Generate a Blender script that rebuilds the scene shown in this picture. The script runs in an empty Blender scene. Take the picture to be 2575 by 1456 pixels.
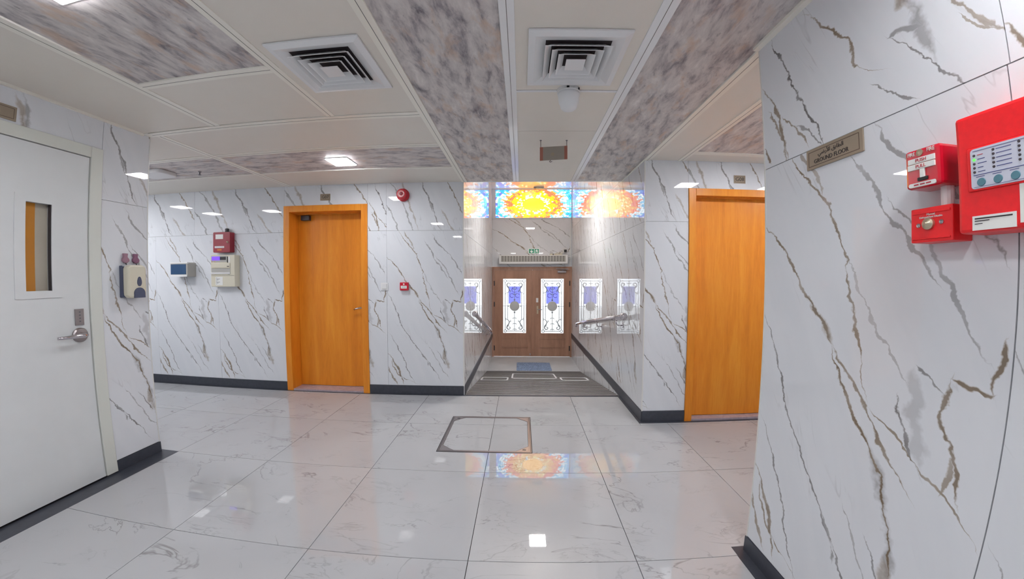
import bpy, bmesh, math, random
from mathutils import Matrix, Vector
random.seed(7)
SC = bpy.context.scene
COL = bpy.context.collection

# ---------------------------------------------------------------- camera
LENS = [0.0263, -0.0338, -0.0005, 1.1475, -0.1369, -0.1672, 0.0671]   # yaw, pitch, roll, radial terms of the wide lens
cd = bpy.data.cameras.new('camera')
cam = bpy.data.objects.new('camera', cd)
COL.objects.link(cam)
RM = Matrix.Rotation(LENS[0], 3, 'Z') @ Matrix.Rotation(LENS[1], 3, 'X') @ Matrix.Rotation(LENS[2], 3, 'Y')
cr, cf, cu = RM.col[0], RM.col[1], RM.col[2]
cam.matrix_world = Matrix(((cr[0], cu[0], -cf[0], 0), (cr[1], cu[1], -cf[1], 0), (cr[2], cu[2], -cf[2], 1.5), (0, 0, 0, 1)))
cd.type = 'PANO'
cd.panorama_type = 'FISHEYE_LENS_POLYNOMIAL'
cd.sensor_fit = 'HORIZONTAL'
cd.sensor_width = 36
cd.sensor_height = 36 * 1456 / 2575
cd.fisheye_fov = math.pi
q = 2575 / 36 / 1000
cd.fisheye_polynomial_k0 = 0
cd.fisheye_polynomial_k1 = -LENS[3] * q
cd.fisheye_polynomial_k2 = -LENS[4] * q ** 2
cd.fisheye_polynomial_k3 = -LENS[5] * q ** 3
cd.fisheye_polynomial_k4 = -LENS[6] * q ** 4
cd.clip_start = 0.02
SC.camera = cam

# ---------------------------------------------------------------- world and exposure
w = bpy.data.worlds.new('daylight')
SC.world = w
w.use_nodes = True
bg = w.node_tree.nodes['Background']
bg.inputs[0].default_value = (0.86, 0.92, 1.0, 1)
bg.inputs[1].default_value = 2.7
vs = SC.view_settings
vs.view_transform = 'Standard'
vs.look = 'None'
vs.gamma = 1
vs.use_curve_mapping = False
vs.exposure = 0.06
LAMP_W = 99.0          # strength of the square ceiling lamps
GLASS_E = 0.95          # glow of the backlit stained glass
SC.cycles.max_bounces = 5
SC.cycles.diffuse_bounces = 3
SC.cycles.glossy_bounces = 3
SC.cycles.use_light_tree = False
SC.cycles.adaptive_threshold = 0.05
SC.cycles.caustics_reflective = False
SC.cycles.caustics_refractive = False

# ---------------------------------------------------------------- materials
MATS = {}
def srgb(r, g, b):
    f = lambda c: (c / 255 / 12.92) if c / 255 <= 0.04045 else ((c / 255 + 0.055) / 1.055) ** 2.4
    return (f(r), f(g), f(b), 1)
def base(name):
    m = bpy.data.materials.new(name)
    m.use_nodes = True
    nt = m.node_tree
    b = nt.nodes['Principled BSDF']
    MATS[name] = m
    return m, nt, b
def flat(name, rgb, rough=0.5, metal=0.0, spec=0.5, emit=None, estr=0.0, noise=0.0, nscale=20, coat=0.0):
    m, nt, b = base(name)
    c = srgb(*rgb)
    b.inputs['Base Color'].default_value = c
    b.inputs['Roughness'].default_value = rough
    b.inputs['Metallic'].default_value = metal
    b.inputs['Specular IOR Level'].default_value = spec
    b.inputs['Coat Weight'].default_value = coat
    if emit:
        b.inputs['Emission Color'].default_value = srgb(*emit)
        b.inputs['Emission Strength'].default_value = estr
    if noise:
        n = nt.nodes.new('ShaderNodeTexNoise')
        n.inputs['Scale'].default_value = nscale
        n.inputs['Detail'].default_value = 4
        tc = nt.nodes.new('ShaderNodeTexCoord')
        nt.links.new(tc.outputs['Object'], n.inputs['Vector'])
        rp = nt.nodes.new('ShaderNodeValToRGB')
        k = 1 - noise
        rp.color_ramp.elements[0].position = 0.3
        rp.color_ramp.elements[1].position = 0.7
        rp.color_ramp.elements[0].color = (c[0] * k, c[1] * k, c[2] * k, 1)
        rp.color_ramp.elements[1].color = (min(1, c[0] * (1 + noise)), min(1, c[1] * (1 + noise)), min(1, c[2] * (1 + noise)), 1)
        nt.links.new(n.outputs['Fac'], rp.inputs['Fac'])
        nt.links.new(rp.outputs['Color'], b.inputs['Base Color'])
    return m

class NG:                       # tiny node-graph helper
    def __init__(s, nt): s.nt = nt
    def val(s, sock, v):
        if isinstance(v, (int, float)): sock.default_value = v
        else: s.nt.links.new(v, sock)
    def math(s, op, a, b=None, c=None, clamp=False):
        n = s.nt.nodes.new('ShaderNodeMath'); n.operation = op; n.use_clamp = clamp
        s.val(n.inputs[0], a)
        if b is not None: s.val(n.inputs[1], b)
        if c is not None: s.val(n.inputs[2], c)
        return n.outputs[0]
    def comb(s, x, y, z):
        n = s.nt.nodes.new('ShaderNodeCombineXYZ')
        for i, v in enumerate((x, y, z)): s.val(n.inputs[i], v)
        return n.outputs[0]
    def noise(s, vec, scale, detail=3, rough=0.5, dist=0.0):
        n = s.nt.nodes.new('ShaderNodeTexNoise')
        n.inputs['Scale'].default_value = scale; n.inputs['Detail'].default_value = detail
        n.inputs['Roughness'].default_value = rough; n.inputs['Distortion'].default_value = dist
        s.nt.links.new(vec, n.inputs['Vector'])
        return n.outputs['Fac']
    def curve(s, x, pts):
        n = s.nt.nodes.new('ShaderNodeFloatCurve')
        c = n.mapping.curves[0]
        n.mapping.use_clip = False
        n.mapping.clip_min_x = -1; n.mapping.clip_min_y = -1; n.mapping.clip_max_x = 3; n.mapping.clip_max_y = 3
        while len(c.points) > 2: c.points.remove(c.points[0])
        pts = sorted(pts)
        c.points[0].location = pts[0]; c.points[1].location = pts[-1]
        for p in pts[1:-1]: c.points.new(*p)
        for p in c.points: p.handle_type = 'VECTOR'
        n.mapping.update()
        s.val(n.inputs['Value'], x)
        return n.outputs[0]
    def mixc(s, fac, a, b):
        n = s.nt.nodes.new('ShaderNodeMix'); n.data_type = 'RGBA'
        s.val(n.inputs[0], fac)
        for sock, v in ((n.inputs[6], a), (n.inputs[7], b)):
            if isinstance(v, tuple): sock.default_value = v
            else: s.nt.links.new(v, sock)
        return n.outputs[2]

def marble(name, veins, vmin, vmax, seed=0.0, slope=0.45, rough=0.018, bgc=(230, 232, 236)):
    """polished white slab with traced grey-brown veins; UV holds slab coordinates (width units, height in metres)"""
    m, nt, b = base(name)
    g = NG(nt)
    uv = nt.nodes.new('ShaderNodeUVMap')
    sp = nt.nodes.new('ShaderNodeSeparateXYZ')
    nt.links.new(uv.outputs[0], sp.inputs[0])
    U, Vv = sp.outputs[0], sp.outputs[1]
    p = g.comb(U, Vv, seed)
    wob = g.math('SUBTRACT', g.noise(p, 9, 4, 0.6), 0.5)
    U2 = g.math('MULTIPLY_ADD', wob, 0.085, U)
    breakup = g.noise(g.comb(Vv, U, seed + 4), 12, 3, 0.55)
    V2 = g.math('MULTIPLY_ADD', breakup, 0.05, g.math('SUBTRACT', Vv, 0.025))
    bk = g.math('MULTIPLY_ADD', breakup, 2.4, -0.40, clamp=True)
    span = vmax - vmin
    Vn = g.math('DIVIDE', g.math('SUBTRACT', V2, vmin), span)
    acc = {0: None, 1: None}
    for pts, width, stren, kind, horiz in veins:
        if horiz:
            xs = [(u, (v - vmin) / span) for u, v in pts]
            key, oth, wsc = U2, Vn, width * .85 / span
        else:
            xs = [((v - vmin) / span, u) for u, v in pts]
            key, oth, wsc = Vn, U2, width * .85
        xs.sort()
        for i in range(1, len(xs)):                      # keep abscissae distinct
            if xs[i][0] <= xs[i - 1][0]: xs[i] = (xs[i - 1][0] + 0.002, xs[i][1])
        cx = g.curve(key, xs)
        lo, hi = xs[0][0], xs[-1][0]
        e = max(0.012, (hi - lo) * 0.12)
        wc = g.curve(key, [(k, y * wsc) for k, y in ((lo - e, -0.1), (lo, 0.35), (lo + e * 1.6, 1.0), ((lo + hi) / 2, 0.8), (hi - e * 1.6, 1.0), (hi, 0.35), (hi + e, -0.1))])
        d = g.math('ABSOLUTE', g.math('SUBTRACT', oth, cx))
        f = g.math('MULTIPLY', g.math('SUBTRACT', g.math('MULTIPLY', wc, bk), d), (1.9 if width < .025 else 1.0) / wsc)
        f = g.math('MINIMUM', f, stren)
        acc[kind] = f if acc[kind] is None else g.math('MAXIMUM', acc[kind], f)
    for k in acc:
        if acc[k] is not None: acc[k] = g.math('MAXIMUM', acc[k], 0.0)
    # fine secondary veining along the diagonal
    rot = g.math('MULTIPLY_ADD', Vv, slope, U)
    sv = g.comb(g.math('MULTIPLY', rot, 7.0), g.math('MULTIPLY', Vv, 1.3), seed + 2)
    n1 = g.noise(sv, 1.0, 3, 0.55, 0.6)
    ridge = g.math('SUBTRACT', 1.0, g.math('MULTIPLY', g.math('ABSOLUTE', g.math('SUBTRACT', n1, 0.5)), 75.0), clamp=True)
    msk = g.math('MULTIPLY_ADD', g.noise(g.comb(U, Vv, seed + 20), 3.5, 1), 5.0, -2.7, clamp=True)
    fine = g.math('MULTIPLY', g.math('MULTIPLY', ridge, msk), 0.45)
    cloud = g.math('MULTIPLY_ADD', n1, 1.6, -0.55, clamp=True)
    white = g.mixc(cloud, srgb(*bgc), srgb(bgc[0] - 9, bgc[1] - 8, bgc[2] - 7))
    col = g.mixc(fine, white, srgb(150, 148, 148))
    fade = g.math('MULTIPLY_ADD', g.noise(g.comb(Vv, U, seed + 13), 7, 2), 2.2, -0.25, clamp=True)
    if acc[0] is not None:
        col = g.mixc(g.math('MULTIPLY', acc[0], g.math('MULTIPLY_ADD', fade, 0.4, 0.5)), col, srgb(138, 135, 134))
        col = g.mixc(g.math('MULTIPLY', g.math('POWER', acc[0], 3.0), fade), col, srgb(92, 88, 88))
    if acc[1] is not None:
        br = g.mixc(breakup, srgb(124, 110, 92), srgb(176, 152, 116))
        col = g.mixc(g.math('MULTIPLY', acc[1], g.math('MULTIPLY_ADD', fade, 0.4, 0.55)), col, br)
        col = g.mixc(g.math('MULTIPLY', g.math('POWER', acc[1], 3.0), fade), col, srgb(104, 88, 72))
    nt.links.new(col, b.inputs['Base Color'])
    b.inputs['Roughness'].default_value = rough
    b.inputs['Specular IOR Level'].default_value = 0.5
    return m

G, B_ = 0, 1
LOWER = [
    ([(-.01, 1.775), (.14, 1.63), (.25, 1.46), (.335, 1.362), (.423, 1.227)], .020, .85, B_, 0),
    ([(.28, 1.42), (.335, 1.362), (.38, 1.30), (.42, 1.235)], .030, .75, B_, 0),
    ([(.418, 1.226), (.455, 1.123), (.492, 1.063), (.548, .989), (.602, .921), (.653, .841), (.69, .75), (.722, .658), (.755, .53), (.765, .46)], .014, .9, B_, 0),
    ([(.60, .93), (.653, .841), (.69, .75), (.722, .658), (.755, .53), (.76, .44)], .046, .55, G, 0),
    ([(.73, .55), (.757, .49), (.775, .42), (.79, .34)], .055, .5, B_, 0),
    ([(.423, 1.227), (.504, 1.128), (.571, 1.05), (.629, .962), (.683, .892), (.72, .84), (.759, .813)], .017, .8, B_, 0),
    ([(.173, 2.07), (.297, 1.893), (.355, 1.854), (.389, 1.79), (.435, 1.672), (.472, 1.577), (.475, 1.501), (.49, 1.437), (.509, 1.364), (.545, 1.25), (.552, 1.171), (.57, 1.10)], .013, .85, B_, 0),
    ([(.24, 2.08), (.29, 2.0), (.33, 1.93), (.36, 1.86)], .02, .6, B_, 0),
    ([(.472, 1.577), (.508, 1.516), (.522, 1.461), (.579, 1.357), (.628, 1.287), (.69, 1.218), (.721, 1.173)], .012, .45, G, 0),
    ([(.505, 1.964), (.559, 1.874), (.603, 1.779), (.624, 1.733), (.659, 1.694), (.699, 1.631), (.744, 1.577), (.80, 1.49)], .014, .6, G, 0),
    ([(.60, 2.04), (.644, 1.974), (.693, 1.904), (.776, 1.83), (.893, 1.69), (.97, 1.56)], .016, .65, G, 0),
    ([(.658, 1.753), (.755, 1.637), (.833, 1.483), (.88, 1.36), (.93, 1.30)], .015, .6, G, 0),
    ([(.744, 1.205), (.755, 1.118), (.751, 1.065), (.773, .995), (.80, .90)], .055, .36, G, 0),
    ([(.70, 1.12), (.715, 1.05), (.735, .99), (.77, .92), (.80, .89)], .012, .8, G, 0),
    ([(.748, 1.231), (.781, 1.208), (.831, 1.167)], .010, .75, G, 1),
    ([(.978, 1.345), (.972, 1.27), (.964, 1.2)], .017, .85, B_, 0),
    ([(.968, 1.198), (.949, 1.19), (.918, 1.203), (.882, 1.21), (.85, 1.206)], .014, .85, B_, 1),
    ([(.855, 1.212), (.842, 1.17), (.833, 1.125), (.847, 1.075), (.863, 1.034), (.884, .988), (.897, .934), (.918, .86)], .016, .85, B_, 0),
    ([(.878, .99), (.872, .933), (.866, .87)], .016, .7, B_, 0),
    ([(.606, 1.03), (.67, 1.0), (.714, .983), (.77, .921), (.806, .893), (.836, .896), (.883, .864), (.917, .834), (.952, .8), (.98, .772)], .009, .75, B_, 1),
    ([(0, 1.33), (.093, 1.155), (.153, .993), (.184, .887), (.261, .776), (.314, .698), (.39, .611), (.462, .511), (.512, .456), (.56, .37), (.63, .28), (.725, .15)], .013, .8, G, 0),
    ([(.46, .53), (.50, .48), (.515, .43), (.53, .38)], .02, .7, G, 0),
    ([(.04, .77), (.116, .637), (.203, .488), (.261, .33), (.345, .15)], .011, .75, G, 0),
    ([(-.005, .53), (.04, .476), (.109, .385), (.143, .32), (.2, .139)], .022, .85, B_, 0),
    ([(.05, .44), (.075, .36), (.14, .25), (.22, .20), (.362, .15)], .016, .75, B_, 0),
    ([(.00, .36), (.05, .26), (.09, .18), (.13, .12)], .018, .7, B_, 0),
    ([(.645, .57), (.69, .52), (.73, .46), (.76, .38)], .010, .8, G, 0),
    ([(.55, .62), (.62, .50), (.70, .36), (.80, .22)], .011, .55, G, 0),
]
TOPR = [
    ([(.09, 2.69), (.194, 2.44), (.24, 2.316), (.313, 2.192), (.369, 2.06)], .013, .9, G, 0),
    ([(.33, 2.65), (.405, 2.557), (.456, 2.469), (.508, 2.418), (.528, 2.357), (.535, 2.31), (.56, 2.271), (.62, 2.237)], .015, .85, B_, 0),
    ([(.60, 2.19), (.666, 2.125), (.712, 2.083), (.755, 2.056)], .012, .8, G, 0),
    ([(.72, 2.62), (.74, 2.52), (.756, 2.401), (.776, 2.345), (.782, 2.293), (.794, 2.239), (.81, 2.16)], .038, .6, G, 0),
    ([(.68, 2.60), (.71, 2.50), (.735, 2.42), (.76, 2.36)], .04, .65, B_, 0),
    ([(.79, 2.29), (.74, 2.315), (.70, 2.322), (.668, 2.316)], .02, .65, G, 1),
    ([(.668, 2.318), (.735, 2.247), (.78, 2.181), (.824, 2.126), (.869, 2.066), (.90, 2.04)], .014, .8, G, 1),
    ([(.87, 2.36), (.9, 2.299), (.94, 2.235), (.979, 2.176), (1.002, 2.138)], .017, .65, B_, 0),
    ([(.893, 2.255), (.94, 2.2), (.99, 2.155)], .010, .65, B_, 1),
    ([(.02, 2.46), (.082, 2.353), (.119, 2.267), (.139, 2.16), (.165, 2.06)], .024, .8, B_, 0),
    ([(.05, 2.33), (.10, 2.23), (.14, 2.14), (.15, 2.05)], .013, .7, B_, 0),
    ([(.146, 2.264), (.20, 2.20), (.25, 2.15), (.28, 2.07)], .014, .75, B_, 0),
    ([(.22, 2.186), (.288, 2.158), (.318, 2.102), (.36, 2.06)], .014, .7, G, 1),
    ([(.0, 2.16), (.03, 2.12), (.05, 2.07)], .02, .8, B_, 0),
]
TOPB = [
    ([(.05, 2.72), (.18, 2.52), (.24, 2.38), (.30, 2.2), (.36, 2.07)], .022, .6, G, 0),
    ([(.20, 2.72), (.26, 2.55), (.33, 2.35), (.38, 2.22), (.41, 2.1)], .028, .6, B_, 0),
    ([(.46, 2.71), (.50, 2.60), (.58, 2.46), (.62, 2.32), (.66, 2.19), (.71, 2.08)], .018, .75, G, 0),
    ([(.52, 2.58), (.56, 2.50), (.57, 2.42), (.60, 2.33)], .022, .6, G, 0),
    ([(.78, 2.72), (.86, 2.58), (.93, 2.42), (1.0, 2.28)], .018, .75, B_, 0),
    ([(-.01, 2.45), (.06, 2.32), (.12, 2.2), (.15, 2.06)], .016, .65, G, 0),
    ([(.72, 2.35), (.78, 2.25), (.83, 2.15), (.90, 2.06)], .03, .5, B_, 0),
]
BANDS = (-9, .75, 1.35, 9)                                  # the tall slab's veins are shaded in three height bands
for k in range(3):
    part = [v for v in LOWER if min(p[1] for p in v[0]) - .12 < BANDS[k + 1] and max(p[1] for p in v[0]) + .12 > BANDS[k]]
    marble('marble_lower_%d' % k, part, 0, 2.1, 1.0)
marble('marble_top_right', TOPR, 2.0, 2.75, 5.0)
marble('marble_top_back', TOPB, 2.0, 2.75, 8.0)

def floor_marble():
    m, nt, b = base('floor_marble')
    g = NG(nt)
    tc = nt.nodes.new('ShaderNodeTexCoord')
    oi = nt.nodes.new('ShaderNodeObjectInfo')
    add = nt.nodes.new('ShaderNodeVectorMath'); add.operation = 'ADD'
    nt.links.new(tc.outputs['Object'], add.inputs[0])
    nt.links.new(g.comb(g.math('MULTIPLY', oi.outputs['Random'], 37.0), g.math('MULTIPLY', oi.outputs['Random'], 91.0), 0), add.inputs[1])
    v = add.outputs[0]
    sp = nt.nodes.new('ShaderNodeSeparateXYZ'); nt.links.new(v, sp.inputs[0])
    x, y = sp.outputs[0], sp.outputs[1]
    sv = g.comb(g.math('MULTIPLY_ADD', y, -0.9, x), g.math('MULTIPLY_ADD', x, 0.5, g.math('MULTIPLY', y, 2.2)), 0)
    def ridge(scale, sharp, dist, off):
        vv = nt.nodes.new('ShaderNodeVectorMath'); vv.operation = 'ADD'
        nt.links.new(sv, vv.inputs[0]); vv.inputs[1].default_value = (off, off * 2, 0)
        n = g.noise(vv.outputs[0], scale, 5, 0.55, dist)
        return g.math('SUBTRACT', 1.0, g.math('MULTIPLY', g.math('ABSOLUTE', g.math('SUBTRACT', n, 0.5)), sharp), clamp=True)
    mk = g.math('MULTIPLY_ADD', g.noise(v, 2.2, 2), 5, -2.3, clamp=True)
    mk2 = g.math('MULTIPLY_ADD', g.noise(v, 3.4, 2), 5, -2.6, clamp=True)
    f = g.math('MAXIMUM', g.math('MULTIPLY', g.math('MULTIPLY', ridge(1.3, 80, 0.9, 0), mk), 0.75), g.math('MULTIPLY', g.math('MULTIPLY', ridge(2.6, 55, 1.2, 5), mk2), 0.45))
    f = g.math('MAXIMUM', f, g.math('MULTIPLY', g.math('MULTIPLY', ridge(1.0, 11, 0.5, 9), mk2), 0.10))
    tone = g.mixc(g.noise(v, 1.6, 3), srgb(178, 179, 182), srgb(190, 191, 193))
    col = g.mixc(f, tone, srgb(122, 120, 118))
    nt.links.new(col, b.inputs['Base Color'])
    b.inputs['Roughness'].default_value = 0.02
    b.inputs['Specular IOR Level'].default_value = 0.7
    return m
floor_marble()

def brown_panel(name, along):
    """wallpaper-like streaked laminate, streaks running along x (0) or y (1)"""
    m, nt, b = base(name)
    g = NG(nt)
    tc = nt.nodes.new('ShaderNodeTexCoord')
    sp = nt.nodes.new('ShaderNodeSeparateXYZ'); nt.links.new(tc.outputs['Object'], sp.inputs[0])
    x, y = sp.outputs[0], sp.outputs[1]
    a, c = (y, x) if along else (x, y)
    a2 = g.math('MULTIPLY_ADD', c, -0.5 if along else 0.0, a)
    sv = g.comb(g.math('MULTIPLY', c, 3.0), g.math('MULTIPLY', a2, 1.0), 0)
    n1 = g.noise(sv, 4.2, 6, 0.66, 0.3)
    r1 = nt.nodes.new('ShaderNodeValToRGB')
    cr_ = r1.color_ramp
    cr_.elements[0].position = 0.30; cr_.elements[0].color = srgb(118, 113, 118)
    cr_.elements[1].position = 0.72; cr_.elements[1].color = srgb(240, 236, 233)
    for pos, cc in ((0.41, (174, 168, 170)), (0.50, (206, 200, 198)), (0.58, (217, 211, 208))):
        e = cr_.elements.new(pos); e.color = srgb(*cc)
    nt.links.new(n1, r1.inputs[0])
    n2 = g.noise(g.comb(g.math('MULTIPLY', c, 2.2), a2, 3), 4.0, 4, 0.62, 0.3)
    bm_ = g.math('MULTIPLY_ADD', n2, 7.0, -3.8, clamp=True)
    col = g.mixc(g.math('MULTIPLY', bm_, 0.65), r1.outputs[0], srgb(212, 184, 162))
    n3 = g.noise(g.comb(g.math('MULTIPLY', c, 2.6), a2, 11), 13.0, 5, 0.6)
    dk = g.math('MULTIPLY_ADD', n3, 8.0, -4.9, clamp=True)
    col = g.mixc(g.math('MULTIPLY', dk, 0.6), col, srgb(112, 107, 116))
    nt.links.new(col, b.inputs['Base Color'])
    b.inputs['Roughness'].default_value = 0.45
    b.inputs['Specular IOR Level'].default_value = 0.3
brown_panel('streaked_laminate_lengthwise', 1)
brown_panel('streaked_laminate_crosswise', 0)

def wood(name, c1, c2, c3, rough=0.35, scale=1.0, spec=0.4):
    m, nt, b = base(name)
    g = NG(nt)
    tc = nt.nodes.new('ShaderNodeTexCoord')
    sp = nt.nodes.new('ShaderNodeSeparateXYZ'); nt.links.new(tc.outputs['Object'], sp.inputs[0])
    sv = g.comb(g.math('MULTIPLY', sp.outputs[0], 6 * scale), g.math('MULTIPLY', sp.outputs[1], 6 * scale), g.math('MULTIPLY', sp.outputs[2], 0.55 * scale))
    n = g.noise(sv, 1.6, 5, 0.55, 0.5)
    n2 = g.noise(sv, 14, 3, 0.6, 0.2)
    mx = g.math('MULTIPLY_ADD', n2, 0.35, g.math('MULTIPLY', n, 0.8))
    r = nt.nodes.new('ShaderNodeValToRGB')
    r.color_ramp.elements[0].position = 0.38; r.color_ramp.elements[0].color = srgb(*c1)
    r.color_ramp.elements[1].position = 0.74; r.color_ramp.elements[1].color = srgb(*c3)
    e = r.color_ramp.elements.new(0.56); e.color = srgb(*c2)
    nt.links.new(mx, r.inputs[0])
    nt.links.new(r.outputs[0], b.inputs['Base Color'])
    b.inputs['Roughness'].default_value = rough
    b.inputs['Specular IOR Level'].default_value = spec
wood('orange_veneer', (218, 128, 34), (232, 142, 40), (240, 156, 50))
wood('brown_door_wood', (150, 112, 92), (168, 127, 105), (180, 139, 116), 0.35)

def beige():
    m, nt, b = base('ceiling_vinyl')
    g = NG(nt)
    tc = nt.nodes.new('ShaderNodeTexCoord')
    n = g.noise(tc.outputs['Object'], 2.0, 4, 0.6)
    nt.links.new(g.mixc(n, srgb(233, 227, 216), srgb(242, 237, 228)), b.inputs['Base Color'])
    b.inputs['Roughness'].default_value = 0.42
    b.inputs['Specular IOR Level'].default_value = 0.35
    n2 = g.noise(tc.outputs['Object'], 160, 2, 0.5)
    bp = nt.nodes.new('ShaderNodeBump'); bp.inputs['Strength'].default_value = 0.18; bp.inputs['Distance'].default_value = 0.003
    nt.links.new(n2, bp.inputs['Height']); nt.links.new(bp.outputs[0], b.inputs['Normal'])
beige()

def landing_mat():
    m, nt, b = base('landing_stone')
    g = NG(nt)
    tc = nt.nodes.new('ShaderNodeTexCoord')
    n = g.noise(tc.outputs['Object'], 3.0, 5, 0.6)
    nt.links.new(g.mixc(n, srgb(186, 192, 198), srgb(218, 222, 226)), b.inputs['Base Color'])
    b.inputs['Roughness'].default_value = 0.18
landing_mat()

def pink_marble():
    m, nt, b = base('threshold_stone')
    g = NG(nt)
    tc = nt.nodes.new('ShaderNodeTexCoord')
    n = g.noise(tc.outputs['Object'], 22, 5, 0.65, 0.8)
    nt.links.new(g.mixc(n, srgb(150, 135, 142), srgb(206, 190, 196)), b.inputs['Base Color'])
    b.inputs['Roughness'].default_value = 0.25
pink_marble()

flat('joint_grey', (62, 57, 55), 0.8)
flat('wall_core', (150, 146, 142), 0.8)
flat('slate_skirting', (62, 65, 74), 0.35, noise=0.12, nscale=30)
flat('cream_strip', (250, 247, 236), 0.3)
flat('white_strip', (248, 249, 250), 0.12)
flat('groove_grey', (120, 118, 112), 0.6)
flat('corner_metal', (225, 224, 220), 0.3)
flat('white_paint', (222, 224, 224), 0.35, noise=0.02, nscale=5)
flat('frame_paint', (220, 222, 214), 0.35)
flat('white_plastic', (232, 232, 232), 0.35)
flat('diffuser_white', (236, 237, 238), 0.4)
flat('cream_plastic', (218, 212, 192), 0.4)
flat('grey_plastic', (176, 174, 168), 0.45)
flat('black_plastic', (26, 25, 28), 0.4)
flat('duct_shade', (48, 40, 44), 0.8)
flat('dark_line', (60, 52, 48), 0.7)
flat('red_plastic', (206, 22, 46), 0.22, coat=0.3)
flat('red_steel', (244, 34, 40), 0.34, noise=0.05, nscale=60)
flat('maroon_steel', (140, 30, 46), 0.35)
flat('siren_red', (190, 30, 44), 0.3)
flat('chrome', (205, 200, 205), 0.12, metal=1.0)
flat('satin_steel', (168, 160, 160), 0.3, metal=1.0)
flat('dull_steel', (120, 120, 126), 0.4, metal=0.5)
flat('brass_lock', (196, 184, 158), 0.3, metal=0.8)
flat('taupe_plate', (160, 146, 128), 0.35, metal=0.35)
flat('plate_brown', (96, 78, 66), 0.5)
flat('ink_black', (44, 38, 40), 0.5)
flat('ink_blue', (60, 70, 130), 0.5)
flat('ink_red', (180, 60, 70), 0.5)
flat('paper_white', (236, 236, 232), 0.6)
flat('panel_face', (205, 208, 222), 0.35)
flat('key_blue', (84, 128, 142), 0.4)
flat('led_off', (70, 62, 66), 0.4)
flat('led_green', (60, 230, 60), 0.4, emit=(70, 255, 60), estr=2.5)
flat('led_orange', (220, 150, 90), 0.4)
flat('screen_violet', (110, 70, 240), 0.3, emit=(112, 66, 246), estr=0.9)
flat('window_blue', (40, 74, 110), 0.15)
flat('smoke_grey', (74, 80, 104), 0.2)
flat('mauve_plastic', (158, 120, 136), 0.4)
flat('purple_plastic', (140, 96, 122), 0.4)
flat('exit_green', (20, 118, 88), 0.4, emit=(20, 128, 94), estr=0.25)
flat('sign_white', (232, 236, 232), 0.4, emit=(235, 240, 235), estr=0.25)
flat('terracotta_edge', (158, 98, 82), 0.5)
flat('sign_taupe', (150, 142, 132), 0.45)
flat('iron_grey', (170, 178, 182), 0.45)
flat('medallion_grey', (206, 206, 204), 0.5)
flat('hinge_black', (50, 44, 48), 0.4)
flat('tread_dark', (58, 53, 52), 0.55, noise=0.15, nscale=60)
flat('tread_light', (226, 224, 222), 0.5)
flat('mat_blue', (120, 138, 168), 0.8, noise=0.5, nscale=45)
flat('amber_board', (206, 134, 20), 0.5, emit=(220, 140, 20), estr=0.06)
flat('window_paper', (214, 204, 186), 0.6, noise=0.05, nscale=6)
flat('pavement', (190, 188, 184), 0.8, noise=0.08, nscale=3)
flat('orange_tag', (200, 110, 40), 0.5)
flat('chain_steel', (120, 110, 106), 0.35, metal=1.0)
flat('mosaic_lead', (60, 74, 120), 0.5)
flat('lamp_lens', (255, 255, 255), 0.4, emit=(250, 251, 255), estr=LAMP_W)
flat('pendant_lens', (255, 255, 255), 0.4, emit=(255, 250, 244), estr=LAMP_W * 1.8)
flat('corridor_ceiling', (224, 218, 212), 0.1)
flat('frame_steel', (246, 248, 252), 0.25)

def mosaic(name, lin):
    flat(name, (80, 80, 80), 0.12)
    b = MATS[name].node_tree.nodes['Principled BSDF']
    mx = max(lin)
    b.inputs['Base Color'].default_value = (lin[0] / mx * .25, lin[1] / mx * .25, lin[2] / mx * .25, 1)
    b.inputs['Emission Color'].default_value = (lin[0] / mx, lin[1] / mx, lin[2] / mx, 1)
    b.inputs['Emission Strength'].default_value = mx * GLASS_E
for nm, lin in (('glass_sun', (4.0, 2.0, .05)), ('glass_yellow', (3.6, 1.6, .04)), ('glass_pale', (4, 3.3, 1.1)), ('glass_orange', (3.4, .75, .16)), ('glass_red', (3.0, .40, .17)),
                ('glass_white', (2.8, 3.3, 3.6)), ('glass_cyan', (.35, 1.9, 3.2)), ('glass_blue', (.10, .85, 3.0)), ('glass_lilac', (1.0, .85, 2.7)), ('glass_deep', (.25, .35, 2.8))):
    mosaic(nm, lin)

for nm in ('led_green', 'screen_violet', 'exit_green', 'sign_white', 'amber_board'):
    MATS[nm].cycles.emission_sampling = 'NONE'

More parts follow.
